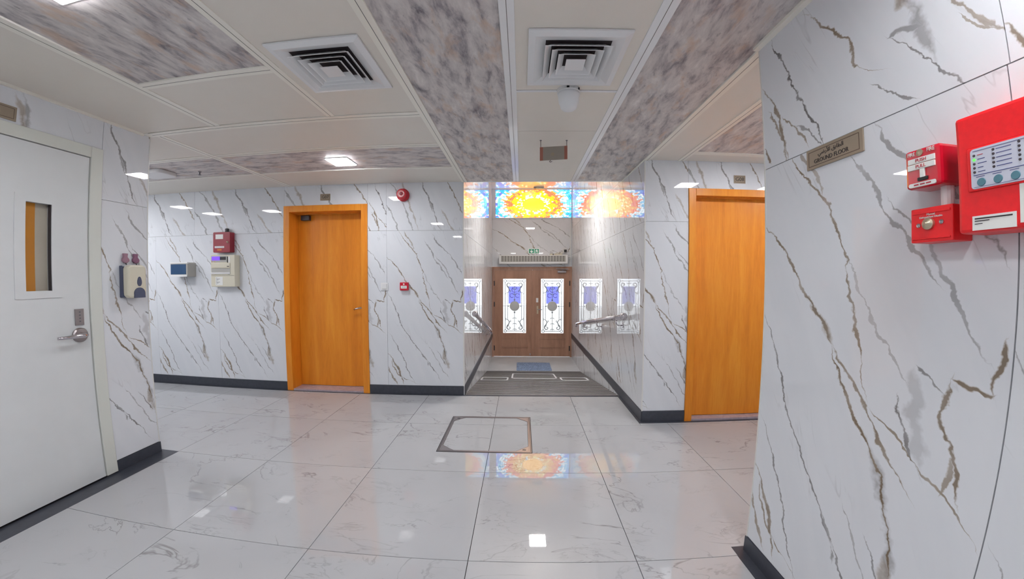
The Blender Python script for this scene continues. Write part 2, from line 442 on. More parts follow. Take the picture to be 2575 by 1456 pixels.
def clear_glass():
    m = bpy.data.materials.new('clear_glass'); m.use_nodes = True; MATS['clear_glass'] = m
    nt = m.node_tree; nt.nodes.clear()
    o = nt.nodes.new('ShaderNodeOutputMaterial'); t = nt.nodes.new('ShaderNodeBsdfTransparent'); gl = nt.nodes.new('ShaderNodeBsdfGlossy')
    gl.inputs['Roughness'].default_value = 0.03
    fr = nt.nodes.new('ShaderNodeFresnel'); fr.inputs[0].default_value = 1.3
    mx = nt.nodes.new('ShaderNodeMixShader')
    nt.links.new(fr.outputs[0], mx.inputs[0]); nt.links.new(t.outputs[0], mx.inputs[1]); nt.links.new(gl.outputs[0], mx.inputs[2]); nt.links.new(mx.outputs[0], o.inputs[0])
clear_glass()
def backlit_paper(name, rgb):
    m = bpy.data.materials.new(name); m.use_nodes = True; MATS[name] = m
    nt = m.node_tree; nt.nodes.clear()
    o = nt.nodes.new('ShaderNodeOutputMaterial'); t = nt.nodes.new('ShaderNodeBsdfTranslucent'); d = nt.nodes.new('ShaderNodeBsdfDiffuse')
    t.inputs[0].default_value = srgb(*rgb); d.inputs[0].default_value = srgb(*rgb)
    mx = nt.nodes.new('ShaderNodeMixShader'); mx.inputs[0].default_value = 0.25
    nt.links.new(t.outputs[0], mx.inputs[1]); nt.links.new(d.outputs[0], mx.inputs[2]); nt.links.new(mx.outputs[0], o.inputs[0])
backlit_paper('lavender_paper', (188, 192, 246))
backlit_paper('pink_print', (216, 184, 240))

# ---------------------------------------------------------------- mesh helpers
def tag(o, label=None, cat=None, group=None, kind=None):
    if label: o['label'] = label
    if cat: o['category'] = cat
    if group: o['group'] = group
    if kind: o['kind'] = kind
    return o
def empty(name, loc, label=None, cat=None, group=None, kind=None, rz=0.0):
    o = bpy.data.objects.new(name, None)
    o.empty_display_size = 0.05
    COL.objects.link(o)
    o.location = loc
    o.rotation_euler = (0, 0, rz)
    return tag(o, label, cat, group, kind)
class MB:
    """collects shapes, in world coordinates unless a parent offset is given"""
    def __init__(s): s.bm = bmesh.new(); s.uvs = False
    def quad(s, *v):
        return s.bm.faces.new([s.bm.verts.new(p) for p in v])
    def box(s, x0, x1, y0, y1, z0, z1):
        x0, x1 = sorted((x0, x1)); y0, y1 = sorted((y0, y1)); z0, z1 = sorted((z0, z1))
        V = [s.bm.verts.new(p) for p in ((x0, y0, z0), (x1, y0, z0), (x1, y1, z0), (x0, y1, z0), (x0, y0, z1), (x1, y0, z1), (x1, y1, z1), (x0, y1, z1))]
        for f in ((0, 3, 2, 1), (4, 5, 6, 7), (0, 1, 5, 4), (1, 2, 6, 5), (2, 3, 7, 6), (3, 0, 4, 7)):
            s.bm.faces.new([V[i] for i in f])
        return s
    def prism(s, pts, axis, a, b):
        """extrude a 2-D outline along axis: x -> (y,z) outline, y -> (x,z), z -> (x,y)"""
        def P(p, t): return {'x': (t, p[0], p[1]), 'y': (p[0], t, p[1]), 'z': (p[0], p[1], t)}[axis]
        A = [s.bm.verts.new(P(p, a)) for p in pts]; Bv = [s.bm.verts.new(P(p, b)) for p in pts]
        n = len(pts)
        s.bm.faces.new(A); s.bm.faces.new(Bv[::-1])
        for i in range(n):
            j = (i + 1) % n
            s.bm.faces.new((A[i], Bv[i], Bv[j], A[j]))
        return s
    def tube(s, pts, r, n=8, cap=True, closed=False):
        pts = [Vector(p) for p in pts]
        rs = r if isinstance(r, (list, tuple)) else [r] * len(pts)
        rings = []
        m = len(pts)
        t0 = (pts[1] - pts[0]).normalized()
        up = Vector((0, 0, 1)) if abs(t0.z) < 0.9 else Vector((1, 0, 0))
        nrm = t0.cross(up).normalized()
        for i, p in enumerate(pts):
            if closed: t = (pts[(i + 1) % m] - pts[i - 1])
            elif i == 0: t = pts[1] - p
            elif i == m - 1: t = p - pts[i - 1]
            else: t = (pts[i + 1] - pts[i - 1])
            t.normalize()
            nrm = (nrm - t * nrm.dot(t)).normalized()
            bn = t.cross(nrm)
            rings.append([s.bm.verts.new(p + (nrm * math.cos(2 * math.pi * k / n) + bn * math.sin(2 * math.pi * k / n)) * rs[i]) for k in range(n)])
        for i in range(m if closed else m - 1):
            a, b = rings[i], rings[(i + 1) % m]
            for k in range(n):
                s.bm.faces.new((a[k], a[(k + 1) % n], b[(k + 1) % n], b[k]))
        if cap and not closed:
            s.bm.faces.new(rings[0][::-1]); s.bm.faces.new(rings[-1])
        return s
    def lathe(s, c, prof, axis='z', n=24):
        """revolve (radius, height) pairs about an axis through c"""
        rings = []
        for r, hgt in prof:
            ring = []
            for k in range(n):
                a = 2 * math.pi * k / n
                u, v = r * math.cos(a), r * math.sin(a)
                p = {'z': (u, v, hgt), 'y': (u, hgt, v), 'x': (hgt, u, v)}[axis]
                ring.append(s.bm.verts.new((c[0] + p[0], c[1] + p[1], c[2] + p[2])))
            rings.append(ring)
        for a, b in zip(rings, rings[1:]):
            for k in range(n): s.bm.faces.new((a[k], a[(k + 1) % n], b[(k + 1) % n], b[k]))
        s.bm.faces.new(rings[0][::-1]); s.bm.faces.new(rings[-1])
        return s
    def build(s, name, mat, parent=None, bevel=0.0, smooth=False, uvfun=None, seg=2):
        bmesh.ops.recalc_face_normals(s.bm, faces=s.bm.faces[:])
        if bevel:
            ed = [e for e in s.bm.edges if len(e.link_faces) == 2 and e.calc_face_angle(0) > 0.6]
            bmesh.ops.bevel(s.bm, geom=ed, offset=bevel, segments=seg, affect='EDGES', profile=0.5)
        if uvfun:
            l = s.bm.loops.layers.uv.new('UVMap')
            for f in s.bm.faces:
                for lp in f.loops: lp[l].uv = uvfun(lp.vert.co)
        off = Vector((0, 0, 0))
        if parent is not None:
            p = parent
            while p is not None: off += p.location; p = p.parent
        else:
            xs = [v.co for v in s.bm.verts]
            lo = Vector((min(v.x for v in xs), min(v.y for v in xs), min(v.z for v in xs))); hi = Vector((max(v.x for v in xs), max(v.y for v in xs), max(v.z for v in xs)))
            off = (lo + hi) / 2
        if off.length: bmesh.ops.translate(s.bm, verts=s.bm.verts[:], vec=-off)
        me = bpy.data.meshes.new(name)
        s.bm.to_mesh(me); s.bm.free()
        if smooth:
            for p in me.polygons: p.use_smooth = True
        ms = mat if isinstance(mat, (list, tuple)) else [mat]
        for m in ms: me.materials.append(MATS[m])
        o = bpy.data.objects.new(name, me)
        COL.objects.link(o)
        if parent is not None: o.parent = parent
        else: o.location = off
        return o
def bx(name, mat, parent, *b, bevel=0.0): return MB().box(*b).build(name, mat, parent, bevel)
def arc(c, r, a0, a1, n, plane='xz', y=0.0):
    o = []
    for i in range(n + 1):
        a = math.radians(a0 + (a1 - a0) * i / n)
        o.append((c[0] + r * math.cos(a), y, c[1] + r * math.sin(a)))
    return o
def rrect(x0, x1, z0, z1, r, n=4):
    o = []
    for cx, cz, a in ((x1 - r, z1 - r, 0), (x0 + r, z1 - r, 90), (x0 + r, z0 + r, 180), (x1 - r, z0 + r, 270)):
        for i in range(n + 1):
            t = math.radians(a + 90 * i / n)
            o.append((cx + r * math.cos(t), cz + r * math.sin(t)))
    return o
def text(name, body, mat, parent, loc, size, M, extrude=0.0006, align='CENTER', xscale=1.0):
    """flat lettering; M = 3x3 matrix whose columns are the reading direction, the up direction and the outward normal"""
    cu_ = bpy.data.curves.new(name, 'FONT')
    cu_.body = body; cu_.size = size; cu_.extrude = extrude; cu_.align_x = align; cu_.align_y = 'CENTER'
    cu_.resolution_u = 3
    t = bpy.data.objects.new('lettering_source', cu_)
    COL.objects.link(t)
    bpy.context.view_layer.update()
    me = bpy.data.meshes.new_from_object(t.evaluated_get(bpy.context.evaluated_depsgraph_get()))
    bpy.data.objects.remove(t); bpy.data.curves.remove(cu_)
    off = Vector((0, 0, 0)); p = parent
    while p is not None: off += p.location; p = p.parent
    for v in me.vertices: v.co = M @ Vector((v.co.x * xscale, v.co.y, v.co.z)) + Vector(loc) - off
    me.name = name
    me.materials.clear(); me.materials.append(MATS[mat])
    o = bpy.data.objects.new(name, me); COL.objects.link(o); o.parent = parent
    return o
FACE_S = Matrix(((1, 0, 0), (0, 0, -1), (0, 1, 0)))          # plate facing -y (towards the camera)
FACE_W = Matrix(((0, 0, -1), (-1, 0, 0), (0, 1, 0)))         # plate on the right wall, facing -x
FACE_E = Matrix(((0, 0, 1), (1, 0, 0), (0, 1, 0)))           # plate on the left wall, facing +x

# ---------------------------------------------------------------- room dimensions
ZC, ZK = 2.70, 3.70                   # hall ceiling, entrance passage ceiling
YB, YR, YE = 4.42, 3.60, 8.77         # back wall, recess wall, entrance wall
XL, XR = -3.13, 1.245                 # left and right hall walls
YL, YW = 2.585, 1.757                 # where the left and right hall walls end
PL, PR = -0.725, 1.255                # entrance passage walls
YS = -3.2                             # wall behind the camera
XA, XE = -8.0, 4.0                    # far ends of the side passages
ZD, YD = -0.487, 7.41                 # landing level, foot of the ramp
T = 0.012
def ramp_z(y): return max(ZD, min(0.0, ZD * (y - YB) / (YD - YB)))

# floor -------------------------------------------------------------------
floor = MB().box(XA - .3, XE + .3, YS - .3, YB, -0.15, -0.012).build('floor', 'joint_grey')
tag(floor, 'white polished marble tile floor of the hall', 'floor', kind='structure')
S, TX, TY = 0.8964, -2.0715, 1.720
GAP = 0.0020
def tiles(x0, x1, y0, y1):
    i0, i1 = math.floor((x0 - TX) / S) - 1, math.ceil((x1 - TX) / S) + 1
    j0, j1 = math.floor((y0 - TY) / S) - 1, math.ceil((y1 - TY) / S) + 1
    for i in range(i0, i1):
        for j in range(j0, j1):
            a, b = max(x0, TX + i * S), min(x1, TX + (i + 1) * S)
            c, d = max(y0, TY + j * S), min(y1, TY + (j + 1) * S)
            if b - a > 0.02 and d - c > 0.02:
                o = MB().box(a + GAP, b - GAP, c + GAP, d - GAP, -0.012, 0.0).build('floor_tile', 'floor_marble', floor)
                me = o.data
                cx, cy = TX + (i + .5) * S, TY + (j + .5) * S
                for v in me.vertices: v.co.x -= cx - floor.location.x; v.co.y -= cy - floor.location.y
                o.location = (cx - floor.location.x, cy - floor.location.y, 0)
rows = [TY + k * S for k in range(-6, 4)]
tiles(-2.968, 1.18, YS, TY)
tiles(-2.968, XE, TY, TY + S)
tiles(XA, XE, TY + S, TY + 2 * S)
tiles(XA, 1.222, TY + 2 * S, YB - 0.034)
for b_ in ((XL, -2.968, YS, TY + S), (1.18, XR, YS, YW + .03), (XR, XE, YW, YW + .03), (1.222, XE, TY + 2 * S + .045, YR), (1.222, PR, YR, YB), (XA, 1.222, YB - .034, YB), (XA, XL, YL, TY + S)):
    bx('border_strip', 'slate_skirting', floor, b_[0], b_[1], b_[2], b_[3], -0.012, 0.0008)
tiles(1.222, XE, TY + 2 * S, TY + 2 * S + .045)

# walls -------------------------------------------------------------------
def wall(name, label, core):
    m = MB()
    for c in core: m.box(*(c[:5] + (c[5] + .02 if abs(c[5] - ZC) < .001 else c[5],)))
    o = m.build(name, 'wall_core')
    return tag(o, label, 'wall', kind='structure')
def slab(parent, axis, plane, n, a0, a1, z0, z1, mat, u0=0.0, flip=False, width=1.0, zoff=0.0, gap=0.0014):
    """one marble slab: axis 'x' or 'y' is the run of the wall, plane its face, n = +-1 the facing direction.
    u0 = slab coordinate at the left edge as seen from inside, flip = left edge is at a1"""
    m = MB()
    a, b = a0 + gap, a1 - gap
    p0, p1 = sorted((plane, plane - n * T))
    zs = [z0 + gap, z1 + .012 if abs(z1 - ZC) < .001 else z1 - gap]
    if mat == 'marble_lower': zs = [zs[0]] + [c - zoff for c in BANDS[1:3] if zs[0] + .01 < c - zoff < zs[1] - .01] + [zs[1]]
    for za, zb_ in zip(zs, zs[1:]):
        n0 = len(m.bm.faces)
        if axis == 'x': m.box(a, b, p0, p1, za, zb_)
        else: m.box(p0, p1, a, b, za, zb_)
        if mat == 'marble_lower':
            m.bm.faces.ensure_lookup_table()
            vm = (za + zb_) / 2 + zoff
            for fc in m.bm.faces[n0:]: fc.material_index = 0 if vm < BANDS[1] else 1 if vm < BANDS[2] else 2
    k = 0 if axis == 'x' else 1
    def uvf(co):
        t = (a1 - co[k]) if flip else (co[k] - a0)
        return (u0 + t / width, co.z + zoff)
    return m.build('marble_slab', ['marble_lower_%d' % k for k in range(3)] if mat == 'marble_lower' else mat, parent, uvfun=uvf)
def run(parent, axis, plane, n, cuts, z0, z1, mat, flip=False, zoff=0.0, width=None, gap=0.0014):
    for c0, c1 in zip(cuts, cuts[1:]):
        slab(parent, axis, plane, n, c0, c1, z0, z1, mat, 0.0, flip, width or (c1 - c0), zoff, gap)
HB = 0.115                              # skirting height
JB = 2.095
wb = wall('wall_back', 'white marble clad wall with the fire alarm panel and an orange door',
          [(XA, -3.115, YB + T, YB + .2, 0, ZC), (-3.115, -1.96, YB + T, YB + .2, 2.44, ZC), (-1.96, PL - T, YB + T, YB + .2, 0, ZC)])
run(wb, 'x', YB, -1, [XA, -7.2, -6.18, -5.2, -4.136, -3.115], HB, JB, 'marble_lower')
slab(wb, 'x', YB, -1, -1.96, -1.711, HB, JB, 'marble_lower', 0.75)
slab(wb, 'x', YB, -1, -1.711, PL, HB, JB, 'marble_lower', 0, width=.986)
run(wb, 'x', YB, -1, [XA, -5.9, -4.52, -3.115], JB, ZC, 'marble_top_back', width=1.4)
slab(wb, 'x', YB, -1, -3.115, -1.96, 2.44, ZC, 'marble_top_back', 0.1, width=1.4)
slab(wb, 'x', YB, -1, -1.96, -1.711, JB, ZC, 'marble_top_right', 0.0, width=1.0)
slab(wb, 'x', YB, -1, -1.711, PL, JB, ZC, 'marble_top_back', 0, width=.986)

wl = wall('wall_left', 'white marble clad wall around the white door with soap dispenser',
          [(XL - .2, XL - T, YS, .98, 0, ZC), (XL - .2, XL - T, .98, 2.197, 2.466, ZC), (XL - .2, XL - T, 2.197, YL - T, 0, ZC)])
run(wl, 'y', XL, 1, [YS, -2.0, -1.0, 0.0, .98], .09, JB, 'marble_lower')
slab(wl, 'y', XL, 1, 2.197, YL, .09, JB, 'marble_lower', .40)
run(wl, 'y', XL, 1, [YS, -1.8, -.4, 1.0], 2.466, ZC, 'marble_top_back')
slab(wl, 'y', XL, 1, 1.0, 2.197, 2.466, ZC, 'marble_top_right', .05, zoff=-.05)
slab(wl, 'y', XL, 1, 2.197, YL, JB, ZC, 'marble_top_back', .42)
run(wl, 'y', XL, 1, [YS, -2.0, -1.0, 0.0, .98], JB, 2.466, 'marble_top_back')

wr = wall('wall_right', 'white marble clad wall carrying the red fire panel and floor sign', [(XR + T, XR + .2, YS, YW - T, 0, ZC)])
JR = 2.052
run(wr, 'y', XR, -1, [YS, -2.38, -1.345, -.31, .724, YW], .09, JR, 'marble_lower', flip=True, gap=0.002)
run(wr, 'y', XR, -1, [YS, -2.38, -1.345, -.31, .716, YW], JR, ZC, 'marble_top_right', flip=True, gap=0.0016)
run(wr, 'x', YW, 1, [XR + T, 2.3, 3.3, XE], .09, JR, 'marble_lower', flip=True)
run(wr, 'x', YW, 1, [XR + T, 2.3, 3.3, XE], JR, ZC, 'marble_top_back', flip=True)
bx('wall_core_return', 'wall_core', wr, XR + .2, XE, YW - .2, YW - T, 0, ZC)
for z0, z1 in ((.0, ZC),):
    bx('corner_trim', 'corner_metal', wr, XR - .002, XR + .006, YW - .006, YW + .002, z0, z1)
bx('corner_trim', 'corner_metal', wl, XL - .006, XL + .002, YL - .006, YL + .002, 0, ZC)

wa = wall('wall_left_passage', 'white marble wall along the side passage behind the white door', [(XA, XL - .2, YL - .2, YL - T, 0, ZC), (XA - .2, XA - T, YL - .2, YB + .2, 0, ZC)])
run(wa, 'x', YL, 1, [XA, -7, -6, -5, -4, XL - T], .09, JB, 'marble_lower', flip=True)
run(wa, 'x', YL, 1, [XA, -7, -6, -5, -4, XL - T], JB, ZC, 'marble_top_back', flip=True)
run(wa, 'y', XA, 1, [YL, 3.5, YB], .09, JB, 'marble_lower')
run(wa, 'y', XA, 1, [YL, 3.5, YB], JB, ZC, 'marble_top_back')

wc = wall('wall_recess', 'white marble wall of the recess with the second orange door',
          [(PR + T, 1.71, YR + T, YR + .2, 0, ZC), (1.71, 2.87, YR + T, YR + .2, 2.415, ZC), (2.87, XE, YR + T, YR + .2, 0, ZC), (XE + T, XE + .2, YW - .2, YR + .2, 0, ZC)])
slab(wc, 'x', YR, -1, PR, 1.71, HB, 2.072, 'marble_lower', .30)
slab(wc, 'x', YR, -1, 2.87, XE, HB, 2.072, 'marble_lower', 0)
slab(wc, 'x', YR, -1, PR, 1.71, 2.072, ZC, 'marble_top_back', .40)
slab(wc, 'x', YR, -1, 1.71, 2.87, 2.415, ZC, 'marble_top_back', .12)
slab(wc, 'x', YR, -1, 2.87, XE, 2.072, ZC, 'marble_top_back', 0)
run(wc, 'y', XE, -1, [YW, 2.7, YR], HB, 2.072, 'marble_lower', flip=True)
run(wc, 'y', XE, -1, [YW, 2.7, YR], 2.072, ZC, 'marble_top_back', flip=True)
bx('corner_trim', 'corner_metal', wc, PR - .003, PR + .006, YR - .003, YR + .006, 0, ZC)

wpr = wall('wall_passage_right', 'polished marble wall on the right of the entrance ramp', [(PR + T, PR + .2, YR + .2, YE + .2, -.65, ZK + .1), (PR + T, PR + .15, YR + T, YR + .2, ZC, ZK + .1)])
cutsR = [YR, 4.63, 5.665, 6.7, 7.735, YE]
for c0, c1 in zip(cutsR, cutsR[1:]):
    slab(wpr, 'y', PR, -1, c0, c1, HB, 2.072, 'marble_lower', 0, True, c1 - c0)
    slab(wpr, 'y', PR, -1, c0, c1, 2.072, 2.72, 'marble_top_back', 0, True, c1 - c0)
    slab(wpr, 'y', PR, -1, c0, c1, 2.72, ZK, 'marble_lower', 0, True, c1 - c0, zoff=-2.5)
    if c1 > YB + .1: slab(wpr, 'y', PR, -1, max(c0, YB), c1, -.6, -.005, 'marble_lower', 0, True, c1 - c0, zoff=.9)
wpl = wall('wall_passage_left', 'polished marble wall on the left of the entrance ramp', [(PL - .2, PL - T, YB + .2, YE + .2, -.65, ZK + .1), (PL - .2, PL - T, YB + T, YB + .2, ZC, ZK + .1), (PL - .2, PL - T, YB + T, YB + .2, -.65, 0)])
cutsL = [YB, 5.3, 6.165, 7.035, 7.9, YE]
for c0, c1 in zip(cutsL, cutsL[1:]):
    slab(wpl, 'y', PL, 1, c0, c1, HB, 2.072, 'marble_lower')
    slab(wpl, 'y', PL, 1, c0, c1, 2.072, 2.72, 'marble_top_back')
    slab(wpl, 'y', PL, 1, c0, c1, 2.72, ZK, 'marble_lower', zoff=-2.5)
    slab(wpl, 'y', PL, 1, c0, c1, -.6, -.005, 'marble_lower', zoff=.9)
bx('corner_trim', 'corner_metal', wpl, PL - .012, PL + .003, YB - .004, YB + .006, 0, ZC)

we = wall('wall_entrance', 'marble clad wall over the entrance doors below the stained glass', [(PL - .2, PR + .2, YE + T, YE + .2, 1.79, 2.975), (PL - .2, PR + .2, YE + T, YE + .2, 3.685, ZK + .1), (PL - .2, PL + .04, YE + T, YE + .2, 2.975, 3.685), (PR, PR + .2, YE + T, YE + .2, 2.975, 3.685)])
slab(we, 'x', YE, -1, PL, PR, 1.775, 2.96, 'marble_lower', 0, width=1.98, zoff=-.95)
ws = wall('wall_south', 'marble wall behind the camera', [(XL - .2, XR + .2, YS - .2, YS - T, 0, ZC)])
run(ws, 'x', YS, 1, [XL, -2.1, -1.1, -.1, .9, XR], .09, JB, 'marble_lower', flip=True)
run(ws, 'x', YS, 1, [XL, -2.1, -1.1, -.1, .9, XR], JB, ZC, 'marble_top_back', flip=True)
wh = wall('wall_bulkhead', 'white bulkhead over the mouth of the entrance ramp', [(PL - .2, PR + .2, YB, YB + .1, ZC + .02, ZK + .1)])
wh.data.materials[0] = MATS['white_paint']

# skirting ------------------------------------------------------------------
def skirt(name, label, boxes):
    e = MB()
    for b in boxes: e.box(*b)
    return tag(e.build(name, 'slate_skirting'), label, 'skirting', kind='structure')
skirt('baseboard_back', 'dark slate skirting along the back wall', [(XA, -3.118, YB - .008, YB + T, 0, HB), (-1.957, PL - .004, YB - .008, YB + T, 0, HB)])
skirt('baseboard_left', 'dark slate skirting beside the white door', [(XL - T, XL + .008, 2.199, YL + .004, 0, .088), (XL - T, XL + .008, YS, .978, 0, .088)])
skirt('baseboard_right', 'dark slate skirting under the red fire panel', [(XR - .008, XR + T, YS, YW + .004, 0, .088)])
skirt('baseboard_recess', 'dark slate skirting beside the second orange door', [(PR + .004, 1.707, YR - .008, YR + T, 0, HB), (2.873, XE, YR - .008, YR + T, 0, HB)])
skirt('baseboard_passage_right', 'dark slate band along the right ramp wall', [(PR - .008, PR + T, YR - .004, YE, -.003, HB - .002)])
skirt('baseboard_passage_left', 'dark slate band along the left ramp wall', [(PL - T, PL + .008, YB - .002, YE, -.003, HB - .002)])

# ceiling -------------------------------------------------------------------
ceil = MB()
for b in ((XA - .2, XL, YL - .2, YB + .1, ZC + .02, ZC + .15), (XL - .2, XR + .2, YS - .25, YB, ZC + .02, ZC + .15), (XA - .3, PL - .2, YB + .1, YB + .25, ZC + .02, ZC + .15), (PR + .2, XE + .25, YR + .15, YR + .25, ZC + .02, ZC + .15), (XR, XE + .2, YW - .2, YR + .2, ZC + .02, ZC + .15)): ceil.box(*b)
ceil = tag(ceil.build('ceiling', 'joint_grey'), 'suspended ceiling of beige panels with streaked grey-brown strips', 'ceiling', kind='structure')
def cpanel(x0, x1, y0, y1): bx('ceiling_panel', 'ceiling_vinyl', ceil, x0, x1, y0, y1, ZC, ZC + .02)
def bpanel(x0, x1, y0, y1, lengthwise=True): bx('streaked_panel', 'streaked_laminate_lengthwise' if lengthwise else 'streaked_laminate_crosswise', ceil, x0, x1, y0, y1, ZC + .004, ZC + .02)
def strip(x0, x1, y0, y1, mat='cream_strip', groove=True):
    o = bx('ceiling_strip', mat, ceil, x0, x1, y0, y1, ZC - .006, ZC + .02, bevel=0.0015)
    if groove:
        if x1 - x0 < y1 - y0: c = (x0 + x1) / 2; bx('groove', 'groove_grey', o, c - .0015, c + .0015, y0, y1, ZC - .0068, ZC - .005)
        else: c = (y0 + y1) / 2; bx('groove', 'groove_grey', o, x0, x1, c - .0015, c + .0015, ZC - .0068, ZC - .005)
strip(-.747, -.679, YS, YB); strip(-.101, -.031, YS, YB, 'white_strip'); strip(.614, .69, YS, YB, 'white_strip'); strip(1.245, 1.315, YW, YB - .0)
bx('ceiling_strip', 'cream_strip', ceil, 1.213, 1.245, YS, YW, ZC - .012, ZC + .02)
strip(1.597, 1.668, YW, YR); strip(-2.435, -2.352, YS, 2.505); strip(-3.066, -2.992, 2.59, YB); strip(-1.438, -1.375, YS, 2.505)
strip(-2.352, -1.438, 1.835, 1.90); strip(-3.066, -.747, 2.512, 2.588); bx('ceiling_strip', 'cream_strip', ceil, XL - .02, -3.066, 2.505, 2.59, ZC - .004, ZC + .02); strip(-2.992, -.747, 3.128, 3.198); strip(XA, -3.066, 3.128, 3.198)
strip(-2.992, -.747, 3.812, 3.838, groove=False); strip(XA, -3.066, 3.800, 3.826, groove=False); strip(1.668, XE, 3.335, 3.395, groove=False)
bx('ceiling_strip', 'cream_strip', ceil, XL, XL + .018, YS, 2.512, ZC - .018, ZC + .02)
bx('ceiling_strip', 'white_strip', ceil, -.031, .614, 2.250, 2.272, ZC - .002, ZC + .02)
bx('shadow_gap', 'dark_line', ceil, -.031, .614, 2.246, 2.250, ZC + .002, ZC + .02); bx('shadow_gap', 'dark_line', ceil, -.031, .614, 2.898, 2.903, ZC + .002, ZC + .02)
cpanel(XL + .018, -2.435, YS, 2.508); cpanel(-2.352, -1.438, 1.90, 2.508); cpanel(-1.375, -.747, YS, 2.508); cpanel(-2.992, -.747, 2.588, 3.128)
cpanel(XA, -3.066, YL, 3.128); cpanel(-2.992, -.747, 3.838, YB); cpanel(XA, -3.066, 3.826, YB)
cpanel(-.031, .614, YS, 2.246); cpanel(-.031, .614, 2.272, 2.898); cpanel(-.031, .614, 2.903, YB); cpanel(1.315, 1.597, YW, YR); cpanel(1.668, XE, 3.395, YR)
bpanel(-2.352, -1.438, YS, 1.835); bpanel(-.679, -.101, YS, YB); bpanel(.69, 1.213, YS, YW); bpanel(.69, 1.245, YW, YB)
bpanel(-2.992, -.747, 3.198, 3.812, False); bpanel(XA, -3.066, 3.198, 3.800, False); bpanel(1.668, XE, YW, 3.335, True)
tag(MB().box(PL - .2, PR + .2, YB, YE + .2, ZK, ZK + .1).build('ceiling_passage', 'corridor_ceiling'), 'glossy white ceiling in front of the stained glass', 'ceiling', kind='structure')

# ramp and landing ------------------------------------------------------------
rm = MB().prism([(YB, -.02), (YD, ZD - .012), (YD, -.75), (YB, -.75)], 'x', PL, PR).build('ramp', 'tread_dark')
tag(rm, 'ramp with dark and light anti-slip ribs down to the entrance doors', 'ramp', kind='structure')
sl = ZD / (YD - YB)
pitch = 0.1165
nrib = int((YD - YB) / pitch)
for i in range(nrib + 1):
    y0 = YB + .006 + i * pitch; y1 = min(YD, y0 + pitch * .58); y2 = min(YD, y0 + pitch)
    if y0 >= YD - .01: break
    MB().prism([(y0, sl * (y0 - YB) - .02), (y1, sl * (y1 - YB) - .02), (y1, sl * (y1 - YB)), (y0, sl * (y0 - YB))], 'x', PL + .002, PR - .01).build('dark_rib', 'tread_dark', rm)
    if y2 - y1 > .02: MB().prism([(y1, sl * (y1 - YB) - .02), (y2, sl * (y2 - YB) - .02), (y2, sl * (y2 - YB) - .004), (y1, sl * (y1 - YB) - .004)], 'x', PL + .002, PR - .01).build('light_rib', 'tread_light', rm)
ld = tag(MB().box(PL, PR, YD, YE + .1, -.75, ZD).build('landing', 'landing_stone'), 'grey stone landing in front of the entrance doors', 'floor', kind='structure')
def ramp_frame(x0, x1, y0, y1, label, wdt=.028):
    m = MB()
    zz = lambda y: sl * (y - YB) + .004
    out = rrect(x0, x1, y0, y1, .06, 4); inn = rrect(x0 + wdt, x1 - wdt, y0 + wdt, y1 - wdt, .04, 4)
    n = len(out)
    A = [m.bm.verts.new((p[0], p[1], zz(p[1]))) for p in out]; Bq = [m.bm.verts.new((p[0], p[1], zz(p[1]))) for p in inn]
    A2 = [m.bm.verts.new((p[0], p[1], zz(p[1]) - .006)) for p in out]; B2 = [m.bm.verts.new((p[0], p[1], zz(p[1]) - .006)) for p in inn]
    for i in range(n):
        j = (i + 1) % n
        m.bm.faces.new((A[i], A[j], Bq[j], Bq[i])); m.bm.faces.new((A2[i], B2[i], B2[j], A2[j])); m.bm.faces.new((A[i], A2[i], A2[j], A[j])); m.bm.faces.new((Bq[i], Bq[j], B2[j], B2[i]))
    return tag(m.build('ramp_frame', 'frame_steel'), label, 'metal frame', 'metal frames set in the ramp')
ramp_frame(-.175, .645, 6.17, 6.91, 'large rounded steel frame in the middle of the ribbed ramp')
ramp_frame(-.70, -.223, 5.90, 6.30, 'small rounded steel frame on the ramp beside the left wall')
ramp_frame(.688, 1.17, 5.94, 6.33, 'small rounded steel frame on the ramp beside the right wall')
dm = empty('doormat', (.28, 7.78, ZD), 'blue-grey mottled doormat on the landing before the doors', 'mat')
MB().prism(rrect(-.10, .66, 7.44, 8.14, .03), 'z', ZD, ZD + .008).build('mat_body', 'mat_blue', dm)

